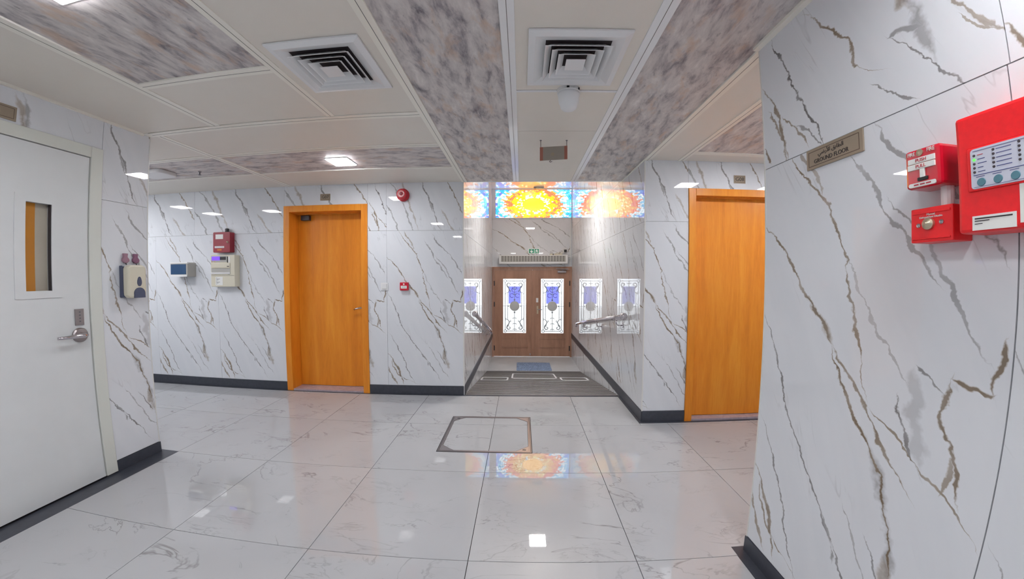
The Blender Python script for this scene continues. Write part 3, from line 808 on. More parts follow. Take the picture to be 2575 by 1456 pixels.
# doors ---------------------------------------------------------------------
def orange_door(name, label, x0, x1, ztop, Y, handle_side, inner, depth=.16):
    d = empty(name, ((x0 + x1) / 2, Y, 0), label, 'door', kind='structure')
    fw = inner
    f = MB()
    for a, b in ((x0, x0 + fw), (x1 - fw, x1)): f.box(a, b, Y - .014, Y + .02, .0, ztop)
    f.box(x0 + fw, x1 - fw, Y - .014, Y + .02, ztop - fw, ztop)
    fr = f.build('door_casing', 'orange_veneer', d, bevel=.003)
    j = MB()
    j.box(x0 + fw - .022, x0 + fw, Y + .02, Y + depth + .04, 0, ztop - fw); j.box(x1 - fw, x1 - fw + .022, Y + .02, Y + depth + .04, 0, ztop - fw); j.box(x0 + fw, x1 - fw, Y + .02, Y + depth + .04, ztop - fw, ztop - fw + .022)
    j.build('door_lining', 'orange_veneer', d)
    MB().box(x0 + fw, x1 - fw, Y + depth - .05, Y + depth - .035, ztop - fw - .012, ztop - fw).build('door_stop', 'orange_veneer', d)
    bx('door_threshold', 'threshold_stone', d, x0 + fw, x1 - fw, Y - .004, Y + depth + .04, 0, .022)
    lf = bx('door_leaf', 'orange_veneer', d, x0 + fw + .003, x1 - fw - .003, Y + depth, Y + depth + .04, .026, ztop - fw - .003, bevel=.002)
    bx('backing_wall', 'wall_core', d, x0 - .02, x1 + .02, Y + .201, Y + .25, 0, ztop)
    if handle_side:
        hx = x1 - fw - .05; hz = 1.10; yy = Y + depth
        h = MB()
        h.tube([(hx + .01, yy, hz), (hx + .01, yy - .05, hz), (hx - .005, yy - .06, hz), (hx - .04, yy - .06, hz - .001), (hx - .09, yy - .058, hz - .010), (hx - .125, yy - .056, hz - .026)], [.009, .009, .010, .010, .011, .009], 8)
        h.build('lever_handle', 'chrome', lf, smooth=True)
        MB().lathe((hx + .01, yy, hz), [(.026, 0), (.026, -.008), (.012, -.010)], 'y', 16).build('handle_rose', 'chrome', lf)
    return d
d1 = orange_door('door_1', 'orange wood veneer door with lever handle in the back wall', -3.115, -1.96, 2.44, YB, 1, .082, .19)
d2 = orange_door('door_2', 'orange wood veneer door in the recess right of the ramp', 1.71, 2.87, 2.415, YR, 0, .075, .09)
cl = MB().box(-2.96, -2.84, YB + .13, YB + .185, 2.27, 2.335).build('door_closer', 'hinge_black', d1, bevel=.004)

d3 = empty('door_3', (XL, 1.59, 0), 'white painted steel door with narrow window and lever handle', 'door', kind='structure')
f = MB()
f.box(XL - .05, XL + .016, .98, 1.063, 0.012, 2.466); f.box(XL - .05, XL + .016, 2.112, 2.197, 0.012, 2.466); f.box(XL - .05, XL + .016, 1.063, 2.112, 2.386, 2.466)
f.build('door_frame', 'frame_paint', d3, bevel=.003)
bx('door_sill', 'black_plastic', d3, XL - .06, XL + .004, 1.063, 2.112, 0, .006)
bx('door_rebate', 'black_plastic', d3, XL - .06, XL - .05, .99, 2.19, 0.01, 2.46)
lf = MB()
wy0, wy1, wz0, wz1 = 1.713, 1.868, 1.425, 1.998
LX0, LX1 = XL - .045, XL + .004
for b in ((1.067, wy0, .014, 2.381), (wy1, 2.108, .014, 2.381), (wy0, wy1, .014, wz0), (wy0, wy1, wz1, 2.381)): lf.box(LX0, LX1, b[0], b[1], b[2], b[3])
leaf3 = lf.build('door_leaf', 'white_paint', d3)
t = MB()
for b in ((1.65, wy0, 1.377, 2.045), (wy1, 1.932, 1.377, 2.045), (wy0, wy1, 1.377, wz0), (wy0, wy1, wz1, 2.045)): t.box(LX1 - .004, LX1 + .006, b[0], b[1], b[2], b[3])
t.build('window_bead', 'white_paint', leaf3)
bx('window_pane', 'clear_glass', leaf3, LX0 + .020, LX0 + .024, wy0, wy1, wz0, wz1)
bx('amber_board', 'amber_board', leaf3, LX0 + .006, LX0 + .012, wy0, wy0 + .078, wz0, wz1)
bx('window_paper', 'window_paper', leaf3, LX0 + .002, LX0 + .005, wy0, wy1, wz0, wz1)
bx('window_seal', 'hinge_black', leaf3, LX0 + .024, LX1, wy1 - .006, wy1 - .0005, wz0, wz1)
kp = MB().box(LX1, LX1 + .008, 2.004, 2.063, 1.174, 1.289).build('lock_plate', 'satin_steel', leaf3, bevel=.001)
for k in range(4): bx('key_dot', 'dull_steel', leaf3, LX1 + .008, LX1 + .0095, 2.030, 2.040, 1.196 + k * .022, 1.206 + k * .022)
MB().lathe((LX1, 2.032, 1.104), [(.052, 0), (.052, .010), (.044, .018), (.020, .020), (.017, .045), (.015, .06)], 'x', 28).build('lever_rose', 'satin_steel', leaf3, smooth=False)
MB().tube([(LX1 + .055, 2.045, 1.104), (LX1 + .062, 2.02, 1.104), (LX1 + .064, 1.94, 1.104), (LX1 + .062, 1.885, 1.104), (LX1 + .05, 1.856, 1.104)], [.014, .015, .013, .012, .010], 10).build('lever_handle', 'chrome', leaf3, smooth=True)

# entrance double door ----------------------------------------------------------
d4 = empty('door_4', (.285, YE, ZD), 'brown wooden double entrance door with wrought-iron glazed panels', 'door', kind='structure')
f = MB(); zt = 1.775
f.box(PL, PL + .035, YE - .02, YE + .12, ZD, zt); f.box(PR - .035, PR, YE - .02, YE + .12, ZD, zt); f.box(PL + .035, PR - .035, YE - .02, YE + .12, 1.70, zt)
f.build('door_frame', 'brown_door_wood', d4, bevel=.003)
MIDX = .285
def entr_leaf(x0, x1, gx0, gx1, ysh, mirror, hinge_x):
    y0, y1 = YE + .01 + ysh, YE + .055 + ysh
    gz0, gz1 = .105, 1.472
    zb = ZD + .008; zt2 = 1.698
    m = MB()
    m.box(x0, gx0, y0, y1, zb, zt2); m.box(gx1, x1, y0, y1, zb, zt2); m.box(gx0, gx1, y0, y1, gz1, zt2); m.box(gx0, gx1, y0, y1, zb, gz0)
    lf = m.build('door_leaf', 'brown_door_wood', d4)
    fm = MB()
    for b in ((gx0 - .03, gx0, gz0 - .03, gz1 + .03), (gx1, gx1 + .03, gz0 - .03, gz1 + .03), (gx0, gx1, gz0 - .03, gz0), (gx0, gx1, gz1, gz1 + .03)): fm.box(b[0], b[1], y0 - .012, y0, b[2], b[3])
    fm.build('glazing_bead', 'brown_door_wood', lf, bevel=.003)
    MB().prism([(gx0 - .03, -.247), (gx1 + .03, -.247), (gx1 + .03, -.044), (gx0 - .03, -.044)], 'y', y0 - .006, y0).build('lower_panel', 'brown_door_wood', lf, bevel=.003)
    lp = MB()
    for b in ((gx0 - .045, gx1 + .045, -.262, -.247), (gx0 - .045, gx1 + .045, -.044, -.030), (gx0 - .045, gx0 - .03, -.247, -.044), (gx1 + .03, gx1 + .045, -.247, -.044)): lp.box(b[0], b[1], y0 - .014, y0, b[2], b[3])
    lp.build('panel_moulding', 'brown_door_wood', lf)
    bx('glass_pane', 'clear_glass', lf, gx0, gx1, y0 + .02, y0 + .024, gz0, gz1)
    cx = (gx0 + gx1) / 2; yg = y0 + .008
    r = .0068
    def bar(a, b, rr=r): MB().tube([(a[0], yg, a[1]), (b[0], yg, b[1])], rr, 6).build('grille_bar', 'iron_grey', lf)
    ox, oz = .054, .052                     # outer frame inset
    xl, xr, zl, zh = gx0 + ox, gx1 - ox, gz0 + oz, gz1 - oz
    ri = .030
    for xx in (xl, xr): bar((xx, zl + ri), (xx, zh - ri), .0085)
    for zz in (zl, zh): bar((xl + ri, zz), (xr - ri, zz), .0085)
    for xx in (xl, xr):
        for zz in (zl, zh):
            MB().tube([(p[0], yg, p[2]) for p in arc((xx, zz), ri, 0, 345, 23)], .0085, 6, closed=True).build('grille_ring', 'iron_grey', lf)
    zc = .783
    bar((cx, zh), (cx, zc + .12)); bar((cx, zc - .12), (cx, zl))
    for xx in (gx0 + .11, gx1 - .11): bar((xx, zc - .33), (xx, zc + .33), .0075)
    bar((gx0, zc), (cx - .12, zc)); bar((cx + .12, zc), (gx1, zc))
    MB().lathe((cx, yg, zc), [(.118, .004), (.124, 0), (.118, -.006), (.06, -.012), (.02, -.013)], 'y', 32).build('medallion', 'medallion_grey', lf)
    for dz in (-1, 1): MB().lathe((cx, yg, zc + dz * .155), [(.004, -.02), (.022, -.008), (.022, .008), (.004, .02)], 'y', 12).build('collar_ball', 'iron_grey', lf)
    for dx in (-1, 1): MB().lathe((cx + dx * .155, yg, zc), [(.004, -.016), (.018, -.006), (.018, .006), (.004, .016)], 'y', 12).build('collar_ball', 'iron_grey', lf)
    for sx in (-1, 1):                      # scrolls in the four corners
        for sz in (-1, 1):
            m = MB()
            bx0 = cx + sx * .20; bz0 = zc + sz * .40
            def pt(a, b): return (cx + sx * a, yg, zc + sz * b)
            m.tube([pt(.205, .33), pt(.165, .345), pt(.13, .40), pt(.15, .455), pt(.185, .50), pt(.195, .55), pt(.165, .585), pt(.12, .575), pt(.105, .545), pt(.125, .525), pt(.145, .535)], [.008, .010, .012, .014, .016, .015, .013, .012, .011, .010, .008], 6)
            m.tube([pt(.13, .40), pt(.095, .385), pt(.10, .36), pt(.12, .365)], [.010, .009, .008, .008], 6)
            m.tube([pt(.185, .50), pt(.155, .505), pt(.145, .485), pt(.16, .475)], .009, 6)
            m.tube([pt(.205, .33), pt(.225, .30), pt(.215, .36)], .005, 6)
            m.build('grille_scroll', 'iron_grey', lf, smooth=True)
    for zz in (zc + .30, zc + .43, zc + .57, zc - .30, zc - .44, zc - .58):
        m = MB()
        s_ = 1 if zz > zc else -1
        for sx in (-1, 1): m.tube([(cx, yg, zz), (cx + sx * .03, yg, zz - s_ * .004), (cx + sx * .045, yg, zz + s_ * .012), (cx + sx * .035, yg, zz + s_ * .02)], .008, 6)
        m.build('grille_leaf', 'iron_grey', lf)
    for k, hz in enumerate((1.36, .83, -.27)):
        bx('hinge', 'hinge_black', lf, hinge_x - .016, hinge_x + .016, y0 - .022, y0 + .01, hz - .06, hz + .06)
    return lf, y0
lfL, yl0 = entr_leaf(PL + .038, MIDX - .003, -.455, .122, 0, False, PL + .045)
lfR, yr0 = entr_leaf(MIDX + .003, PR - .038, .497, 1.061, 0, True, PR - .045)
bx('meeting_strip', 'brown_door_wood', lfR, MIDX - .03, MIDX + .035, yr0 - .018, yr0, ZD + .01, 1.69, bevel=.004)
MB().tube([(.41, yr0, .708), (.41, yr0 - .05, .708), (.45, yr0 - .06, .708), (.53, yr0 - .055, .702)], [.010, .010, .011, .009], 8).build('lever_handle', 'chrome', lfR, smooth=True)
bx('handle_plate', 'brass_lock', lfR, .39, .432, yr0 - .006, yr0, .59, .79)
bx('switch_plate', 'white_plastic', lfR, .375, .43, yr0 - .008, yr0, .88, .99)
c = MB().box(.905, 1.115, yr0 - .05, yr0, 1.625, 1.672).build('door_closer', 'satin_steel', lfR, bevel=.004)
MB().tube([(1.01, yr0 - .03, 1.68), (1.16, yr0 - .10, 1.715), (.87, yr0 - .035, 1.722)], .009, 6).build('closer_arm', 'satin_steel', lfR)
bx('kick_catch', 'chrome', lfL, .215, .235, yl0 - .012, yl0, -.45, -.40)
for lbl, px in (('left', -.165), ('right', .785)):
    n_ = empty('door_notice', (px, yl0 + .03, .843), 'lavender backlit notice on the %s entrance door pane' % lbl, 'notice', 'notices on the entrance doors')
    bx('notice_sheet', 'lavender_paper', n_, px - .158, px + .158, yl0 + .026, yl0 + .028, .843, 1.282)
    for k, (ax, az, rr) in enumerate(((-.07, 1.05, .05), (.07, 1.05, .05), (0, 1.2, .07))):
        MB().tube([(p[0], yl0 + .0275, p[2]) for p in arc((px + ax, az), rr, 20, 320, 14)], .006, 5).build('printed_curl', 'pink_print', n_)

# stained-glass transom -----------------------------------------------------------
w1 = empty('window_1', (.303, YE, 2.985), 'backlit stained-glass transom with a yellow sun in rings', 'window', kind='structure')
gx0, gx1, gz0, gz1 = -.640, 1.240, 2.985, 3.675
f = MB()
for b in ((PL, gx0, gz0 - .025, ZK), (gx1, PR, gz0 - .025, ZK), (gx0, gx1, gz0 - .025, gz0), (gx0, gx1, gz1, ZK)): f.box(b[0], b[1], YE - .012, YE + .05, b[2], b[3])
f.build('window_frame', 'white_paint', w1)
bx('lead_came', 'mosaic_lead', w1, gx0, gx1, YE + .022, YE + .04, gz0, gz1)
cxs, czs, sa, sb = .300, 3.315, .268, .158
def clip_poly(poly):
    for k, lim, sgn in ((0, gx0 + .004, 1), (0, gx1 - .004, -1), (1, gz0 + .004, 1), (1, gz1 - .004, -1)):
        out = []
        for i in range(len(poly)):
            a, b = poly[i - 1], poly[i]
            ia, ib = (a[k] - lim) * sgn >= 0, (b[k] - lim) * sgn >= 0
            if ia != ib:
                t = (lim - a[k]) / (b[k] - a[k]); out.append((a[0] + (b[0] - a[0]) * t, a[1] + (b[1] - a[1]) * t))
            if ib: out.append(b)
        poly = out
        if len(poly) < 3: return None
    return poly
GLS = ['glass_yellow', 'glass_pale', 'glass_orange', 'glass_red', 'glass_white', 'glass_cyan', 'glass_blue', 'glass_lilac', 'glass_deep', 'mosaic_lead']
mo = MB()
rng = random.Random(3)
rr = 1.0
ring = 0
while rr < 4.35:
    dr = rng.uniform(.15, .24)
    n = int(2 * math.pi * (rr * .5 + .5) * 7.0)
    off = rng.random()
    cuts = [2 * math.pi * (i + off + rng.uniform(-.18, .18)) / n for i in range(n)]
    for i in range(n):
        a0, a1 = cuts[i], cuts[(i + 1) % n]
        if a1 < a0: a1 += 2 * math.pi
        am = (a0 + a1) / 2
        r0, r1 = rr + .012, rr + dr - .012
        da = .008 / rr
        # keep rings flatter at the far left and right, as in the picture
        poly = []
        for (r_, a_) in ((r0, a0 + da), (r0, a1 - da), (r1, a1 - da), (r1, a0 + da)):
            poly.append((cxs + sa * r_ * math.cos(a_), czs + sb * r_ * math.sin(a_)))
        poly = clip_poly(poly)
        if not poly: continue
        rm_ = rr + dr / 2 + rng.uniform(-.18, .18) + .16 * math.cos(8 * am)
        if rm_ < 1.28: gl = rng.choice([1, 1, 0, 4])
        elif rm_ < 2.0: gl = rng.choice([0, 0, 0, 0, 1])
        elif rm_ < 2.5: gl = rng.choice([2, 3, 3, 0, 2, 3])
        elif rm_ < 2.95: gl = rng.choice([4, 4, 2, 5, 4, 3])
        elif rm_ < 3.3: gl = rng.choice([4, 5, 5, 4])
        else: gl = rng.choice([5, 5, 6, 6, 5, 7, 4]) if math.cos(am) > 0 else rng.choice([5, 6, 7, 7, 8, 5, 6, 4])
        A = [mo.bm.verts.new((p[0], YE + .012, p[1])) for p in poly]; Bq = [mo.bm.verts.new((p[0], YE + .024, p[1])) for p in poly]
        fc = mo.bm.faces.new(A); fc.material_index = gl
        for k in range(len(A)):
            k2 = (k + 1) % len(A); fs = mo.bm.faces.new((A[k], A[k2], Bq[k2], Bq[k])); fs.material_index = 9
    rr += dr; ring += 1
mo_o = mo.build('glass_mosaic', GLS, w1)
tag(mo_o, 'coloured glass pieces in rings', kind='stuff')
MB().prism([(cxs + sa * .985 * math.cos(2 * math.pi * k / 40), czs + sb * .985 * math.sin(2 * math.pi * k / 40)) for k in range(40)], 'y', YE + .010, YE + .024).build('sun_pane', 'glass_sun', w1)
# ---------------------------------------------------------------- outside
tag(MB().box(-9, 10, YE + .1, 24, -.75, ZD - .03).build('ground', 'pavement'), 'pale pavement outside the entrance doors', 'ground', kind='structure')

# ---------------------------------------------------------------- lamps
def lamp(x, y, z, label, s=.122, lens='lamp_lens'):
    e = empty('ceiling_light', (x, y, z), label, 'ceiling light', 'square recessed ceiling lights')
    f = MB()
    for b in ((-s, s, -s, -s + .012), (-s, s, s - .012, s), (-s, -s + .012, -s + .012, s - .012), (s - .012, s, -s + .012, s - .012)): f.box(x + b[0], x + b[1], y + b[2], y + b[3], z - .006, z)
    f.build('lamp_rim', 'white_plastic', e)
    bx('lamp_lens', lens, e, x - s + .012, x + s - .012, y - s + .012, y + s - .012, z - .012, z)
    for k in range(7):
        xx = x - s + .012 + (2 * s - .024) * (k + 1) / 8
        bx('louvre_blade', 'white_plastic', e, xx - .0015, xx + .0015, y - s + .012, y + s - .012, z - .015, z - .012)
    return e
ZB = ZC + .004
lamp(-1.864, 3.55, ZB, 'lit square ceiling light in the streaked strip near the orange door')
lamp(-1.87, 1.035, ZB, 'lit square ceiling light in the streaked panel over the white door')
lamp(-5.71, 3.52, ZB, 'lit square ceiling light down the side passage')
lamp(-5.71, 2.86, ZC, 'lit square ceiling light on the beige panels of the side passage')
lamp(2.13, 2.65, ZB, 'lit square ceiling light over the recess with the second orange door')
lamp(3.30, 2.65, ZB, 'added square ceiling light hidden at the far end of the recess')  # unseen lamp, added to brighten the recess wall
lamp(-4.45, 2.86, ZC, 'added square ceiling light hidden round the corner of the side passage')  # extra lamp out of view, added to lift the left passage
lamp(-1.87, -1.45, ZB, 'added square ceiling light behind the camera on the left')  # assumed lamp, added unseen to raise the light near the camera
lamp(.95, .30, ZB, 'added square ceiling light out of view overhead in the right streaked strip')  # added above the view to light the right wall and near ceiling
lamp(-.39, .30, ZB, 'added square ceiling light out of view overhead in the middle streaked strip')  # invented lamp overhead, fills the near part of the hall
lamp(.95, -1.90, ZB, 'added square ceiling light behind the camera in the right streaked strip')  # fill lamp added at the rear, never in view
lamp(-.39, -1.90, ZB, 'added square ceiling light behind the camera in the middle streaked strip')  # second added rear lamp, evens out the hall's brightness
pl_ = lamp(.30, 5.83, 3.14, 'pendant square light above the entrance ramp', .15, 'pendant_lens')
for dx in (-.1, .1): MB().tube([(.30 + dx, 5.83, 3.14), (.30 + dx, 5.83, ZK)], .004, 6).build('suspension_rod', 'chain_steel', pl_)

# ---------------------------------------------------------------- ceiling fittings
def diffuser(x0, y0, label, s=.513):
    cx, cy = x0 + s / 2, y0 + s / 2
    e = empty('air_diffuser', (cx, cy, ZC), label, 'air vent', 'square four-way ceiling diffusers')
    def ringm(name, ho, zo, hi, zi, mat, th=.0015):
        m = MB()
        P = lambda h, z: [(cx - h, cy - h, z), (cx + h, cy - h, z), (cx + h, cy + h, z), (cx - h, cy + h, z)]
        A = [m.bm.verts.new(p) for p in P(ho, zo)]; Bq = [m.bm.verts.new(p) for p in P(hi, zi)]
        A2 = [m.bm.verts.new(p) for p in P(ho, zo + th)]; B2 = [m.bm.verts.new(p) for p in P(hi, zi + th)]
        for i in range(4):
            j = (i + 1) % 4
            for q_ in ((A[i], A[j], Bq[j], Bq[i]), (A2[i], B2[i], B2[j], A2[j]), (A[i], A2[i], A2[j], A[j]), (Bq[i], Bq[j], B2[j], B2[i])): m.bm.faces.new(q_)
        return m.build(name, mat, e)
    h = s / 2
    ringm('flange', h, ZC - .012, h - .034, ZC - .022, 'diffuser_white', .010)
    ringm('inner_flange', h - .034, ZC - .022, h - .088, ZC - .004, 'diffuser_white', .003)
    bx('duct_shade_plate', 'duct_shade', e, cx - h + .084, cx + h - .084, cy - h + .084, cy + h - .084, ZC - .0025, ZC - .0005)  # dark plate stands in for the shaded hollow of the duct
    for k in range(4):
        ho = h - .090 - k * .037
        if k < 3:
            lv = ringm('louvre', ho, ZC - .034, ho - .030, ZC - .004, 'diffuser_white')
            ringm('louvre_lip', ho + .005, ZC - .0355, ho, ZC - .034, 'diffuser_white', .002)
    ho = h - .090 - 3 * .037
    m = MB().box(cx - ho + .004, cx + ho - .004, cy - ho + .004, cy + ho - .004, ZC - .036, ZC - .033)
    m.build('centre_plate', 'diffuser_white', e)
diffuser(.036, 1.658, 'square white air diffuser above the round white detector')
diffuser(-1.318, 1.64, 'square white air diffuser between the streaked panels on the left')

dt = empty('dome_detector', (.302, 2.252, ZC), 'white dome detector hanging beside the air diffuser', 'detector')
MB().lathe((.302, 2.252, ZC), [(.074, 0), (.074, -.022), (.070, -.026)], 'z', 28).build('detector_base', 'white_plastic', dt)
MB().lathe((.302, 2.252, ZC), [(.070, -.026), (.069, -.04), (.063, -.084), (.058, -.092), (.056, -.096), (.052, -.116), (.040, -.128), (.022, -.136), (.006, -.139)], 'z', 28).build('detector_dome', 'diffuser_white', dt, smooth=True)
for a in (-100, -40): MB().box(.302 + .072 * math.cos(math.radians(a)) - .008, .302 + .072 * math.cos(math.radians(a)) + .008, 2.252 + .072 * math.sin(math.radians(a)) - .004, 2.252 + .072 * math.sin(math.radians(a)) + .004, ZC - .020, ZC - .008).build('base_notch', 'black_plastic', dt)

hs = empty('hanging_sign', (.282, 3.1, ZC), 'blank taupe sign with terracotta ends hanging on chains', 'sign')
zt_, zb_ = 2.644, 2.528
def shp(x, z): return (x, z + (x - .28) * .055)
MB().prism([shp(.188, zb_), shp(.374, zb_), shp(.374, zt_), shp(.188, zt_)], 'y', 3.094, 3.106).build('sign_board', 'sign_taupe', hs)
for a, b in ((.161, .188), (.374, .401)): MB().prism([shp(a, zb_), shp(b, zb_), shp(b, zt_), shp(a, zt_)], 'y', 3.094, 3.106).build('sign_end', 'terracotta_edge', hs)
MB().lathe((.272, 3.093, (zt_ + zb_) / 2 - .01), [(.016, 0), (.016, -.0006)], 'y', 16).build('faded_mark', 'taupe_plate', hs)
for x in (.169, .396):
    zt2 = zt_ + (x - .28) * .055
    n = 7
    for k in range(n):
        z = zt2 + (ZC - zt2) * (k + .5) / n
        m = MB()
        hh = (ZC - zt2) / n * .75
        pts = [(x + (.0035 * math.cos(t) if k % 2 == 0 else 0), 3.1 + (0 if k % 2 == 0 else .0035 * math.cos(t)), z + hh * math.sin(t)) for t in [2 * math.pi * i / 10 for i in range(10)]]
        m.tube(pts, .0012, 4, closed=True).build('chain_link', 'chain_steel', hs)
    MB().lathe((x, 3.1, ZC), [(.009, 0), (.009, -.004), (.003, -.006)], 'z', 10).build('chain_hook', 'dull_steel', hs)
MB().tube([(.255, 3.1, zb_), (.255, 3.1, zb_ - .008), (.243, 3.1, zb_ - .014), (.25, 3.1, zb_ - .02), (.268, 3.1, zb_ - .014)], .003, 6).build('cable_end', 'chain_steel', hs)

sb = empty('surface_box', (-4.1, 3.50, ZB), 'white rounded ceiling box on the streaked strip of the side passage', 'ceiling box')
MB().prism(rrect(-4.30, -3.92, 3.36, 3.62, .07, 5), 'z', ZB - .045, ZB).build('box_body', 'white_plastic', sb, bevel=.012)
spk = empty('sprinkler', (-3.62, 3.60, ZB), 'small sprinkler head on the streaked strip of the side passage', 'sprinkler')
MB().lathe((-3.62, 3.60, ZB), [(.018, 0), (.018, -.004), (.006, -.008), (.006, -.03), (.015, -.036), (.015, -.039)], 'z', 12).build('sprinkler_head', 'dull_steel', spk)
cs = empty('ceiling_sensor', (.43, 8.62, ZK), 'small grey sensor on the glossy ceiling in front of the stained glass', 'sensor')
MB().box(.36, .55, 8.58, 8.68, ZK - .05, ZK).build('sensor_body', 'grey_plastic', cs, bevel=.012)
MB().box(.30, .36, 8.60, 8.66, ZK - .035, ZK - .005).build('sensor_arm', 'dull_steel', cs)


# ---------------------------------------------------------------- floor hatch
fh = empty('floor_hatch', (-.317, 3.325, 0), 'square steel-framed access hatch set in the tile floor', 'hatch')
hx0, hx1, hy0, hy1 = -.733, .099, 2.928, 3.722
def hframe(name, mat, i0, i1, z):
    m = MB()
    for b in ((hx0 + i0, hx1 - i0, hy0 + i0, hy0 + i1), (hx0 + i0, hx1 - i0, hy1 - i1, hy1 - i0), (hx0 + i0, hx0 + i1, hy0 + i1, hy1 - i1), (hx1 - i1, hx1 - i0, hy0 + i1, hy1 - i1)): m.box(b[0], b[1], b[2], b[3], 0, z)
    return m.build(name, mat, fh)
hframe('outer_joint', 'black_plastic', 0, .009, .0010); hframe('outer_rim', 'satin_steel', .009, .015, .0022); hframe('gap_line', 'black_plastic', .015, .020, .0012); hframe('inner_rim', 'satin_steel', .020, .031, .0022); hframe('inner_joint', 'dark_line', .031, .035, .0009)
for sx, sy in ((0, 0), (0, 1), (1, 0), (1, 1)):
    x = hx1 - .032 if sx else hx0 + .032; y = hy1 - .032 if sy else hy0 + .032
    dx = -.11 if sx else .11; dy = -.09 if sy else .09
    MB().prism([(x, y), (x + dx, y), (x, y + dy)], 'z', 0, .0020).build('corner_gusset', 'satin_steel', fh)
    MB().prism([(x + dx, y), (x + dx * 1.05, y), (x, y + dy * 1.05), (x, y + dy)], 'z', 0, .0014).build('gusset_line', 'dark_line', fh)
    if (sx, sy) in ((0, 1), (1, 0)):
        MB().prism([(x + dx * .22, y + dy * .18), (x + dx * .50, y + dy * .22), (x + dx * .46, y + dy * .40), (x + dx * .20, y + dy * .34)], 'z', .0015, .0026).build('key_hole', 'black_plastic', fh)

# ---------------------------------------------------------------- back wall devices
def plaque(name, label, x0, x1, z0, z1, Y, body):
    e = empty(name, ((x0 + x1) / 2, Y, z0), label, 'sign', 'room number plaques')
    bx('plate', 'taupe_plate', e, x0, x1, Y - .006, Y, z0, z1, bevel=.001)
    m = MB(); i = .010; t_ = .003
    for b in ((x0 + i, x1 - i, z1 - i - t_, z1 - i), (x0 + i, x1 - i, z0 + i, z0 + i + t_), (x0 + i, x0 + i + t_, z0 + i, z1 - i), (x1 - i - t_, x1 - i, z0 + i, z1 - i)): m.box(b[0], b[1], Y - .0065, Y - .005, b[2], b[3])
    m.build('border_line', 'plate_brown', e)
    text('lettering', body, 'ink_black', e, ((x0 + x1) / 2, Y - .0065, (z0 + z1) / 2), .055, FACE_S)
plaque('room_plaque', 'small taupe room plaque over the orange door with handle', -2.599, -2.461, 2.497, 2.583, YB, 'G07')
plaque('room_plaque', 'small taupe room plaque over the orange door in the recess', 2.199, 2.326, 2.480, 2.563, YR, 'G08')

sr = empty('alarm_siren', (-1.50, YB, 2.546), 'round red alarm sounder high on the back wall', 'alarm')
MB().lathe((-1.49, YB, 2.540), [(.080, 0), (.080, -.025), (.070, -.035)], 'y', 28).build('siren_base', 'siren_red', sr)
MB().lathe((-1.49, YB, 2.540), [(.068, -.035), (.066, -.075), (.056, -.088), (.040, -.090)], 'y', 28).build('siren_body', 'siren_red', sr, smooth=False)
MB().tube([(p[0], YB - .091, p[2]) for p in arc((-1.49, 2.540), .038, 0, 350, 27)], .0032, 6, closed=True).build('siren_ring', 'paper_white', sr)
MB().lathe((-1.49, YB, 2.540), [(.022, -.089), (.018, -.096), (.006, -.098)], 'y', 16).build('siren_cone', 'maroon_steel', sr)

sw = empty('light_switch', (-1.74, YB, 1.34), 'square white light switch right of the orange door', 'switch')
MB().prism(rrect(-1.787, -1.693, 1.337, 1.434, .006), 'y', YB - .011, YB).build('switch_plate', 'white_plastic', sw, bevel=.002)
MB().prism([(-1.771, 1.356), (-1.709, 1.356), (-1.709, 1.420), (-1.771, 1.420)], 'y', YB - .016, YB - .011).build('switch_rocker', 'white_plastic', sw, bevel=.002)
bx('rocker_gap', 'grey_plastic', sw, -1.768, -1.712, YB - .0165, YB - .012, 1.3535, 1.3575)

mc = empty('fire_call_point', (-1.48, YB, 1.34), 'small red fire call point beside the white switch', 'call point')
MB().prism(rrect(-1.530, -1.424, 1.337, 1.440, .008), 'y', YB - .040, YB).build('housing', 'red_plastic', mc, bevel=.004)
bx('glass_plate', 'paper_white', mc, -1.516, -1.440, YB - .042, YB - .039, 1.362, 1.398)
for k in range(3): MB().lathe((-1.494 + k * .016, YB - .042, 1.380), [(.0042, 0), (.0042, -.0007)], 'y', 10).build('printed_dot', 'ink_black', mc)
bx('house_mark', 'paper_white', mc, -1.486, -1.470, YB - .0405, YB - .0395, 1.408, 1.426)

rb = empty('red_alarm_box', (-3.99, YB, 1.845), 'dark red steel box above the fire alarm panel', 'alarm box')
MB().prism(rrect(-4.128, -3.862, 1.843, 2.115, .014), 'y', YB - .085, YB).build('box_body', 'maroon_steel', rb, bevel=.004)
bx('upper_label', 'paper_white', rb, -4.087, -3.968, YB - .087, YB - .084, 2.022, 2.085)
bx('lower_label', 'paper_white', rb, -4.100, -3.952, YB - .087, YB - .084, 1.903, 1.928)
bx('orange_label', 'orange_tag', rb, -4.062, -3.992, YB - .087, YB - .084, 1.868, 1.889)
MB().tube([(-3.905, YB - .087, 1.985), (-3.885, YB - .098, 1.975)], .010, 8).build('box_latch', 'brass_lock', rb)
MB().lathe((-3.945, YB - .04, 2.115), [(.030, 0), (.024, .02), (.026, .045), (.016, .052)], 'z', 12).build('cable_gland', 'black_plastic', rb)
for k, (a, b, z) in enumerate(((-4.095, -3.96, 1.916),)):
    bx('label_line', 'ink_blue', rb, a, b, YB - .0875, YB - .0865, z - .002, z + .002)

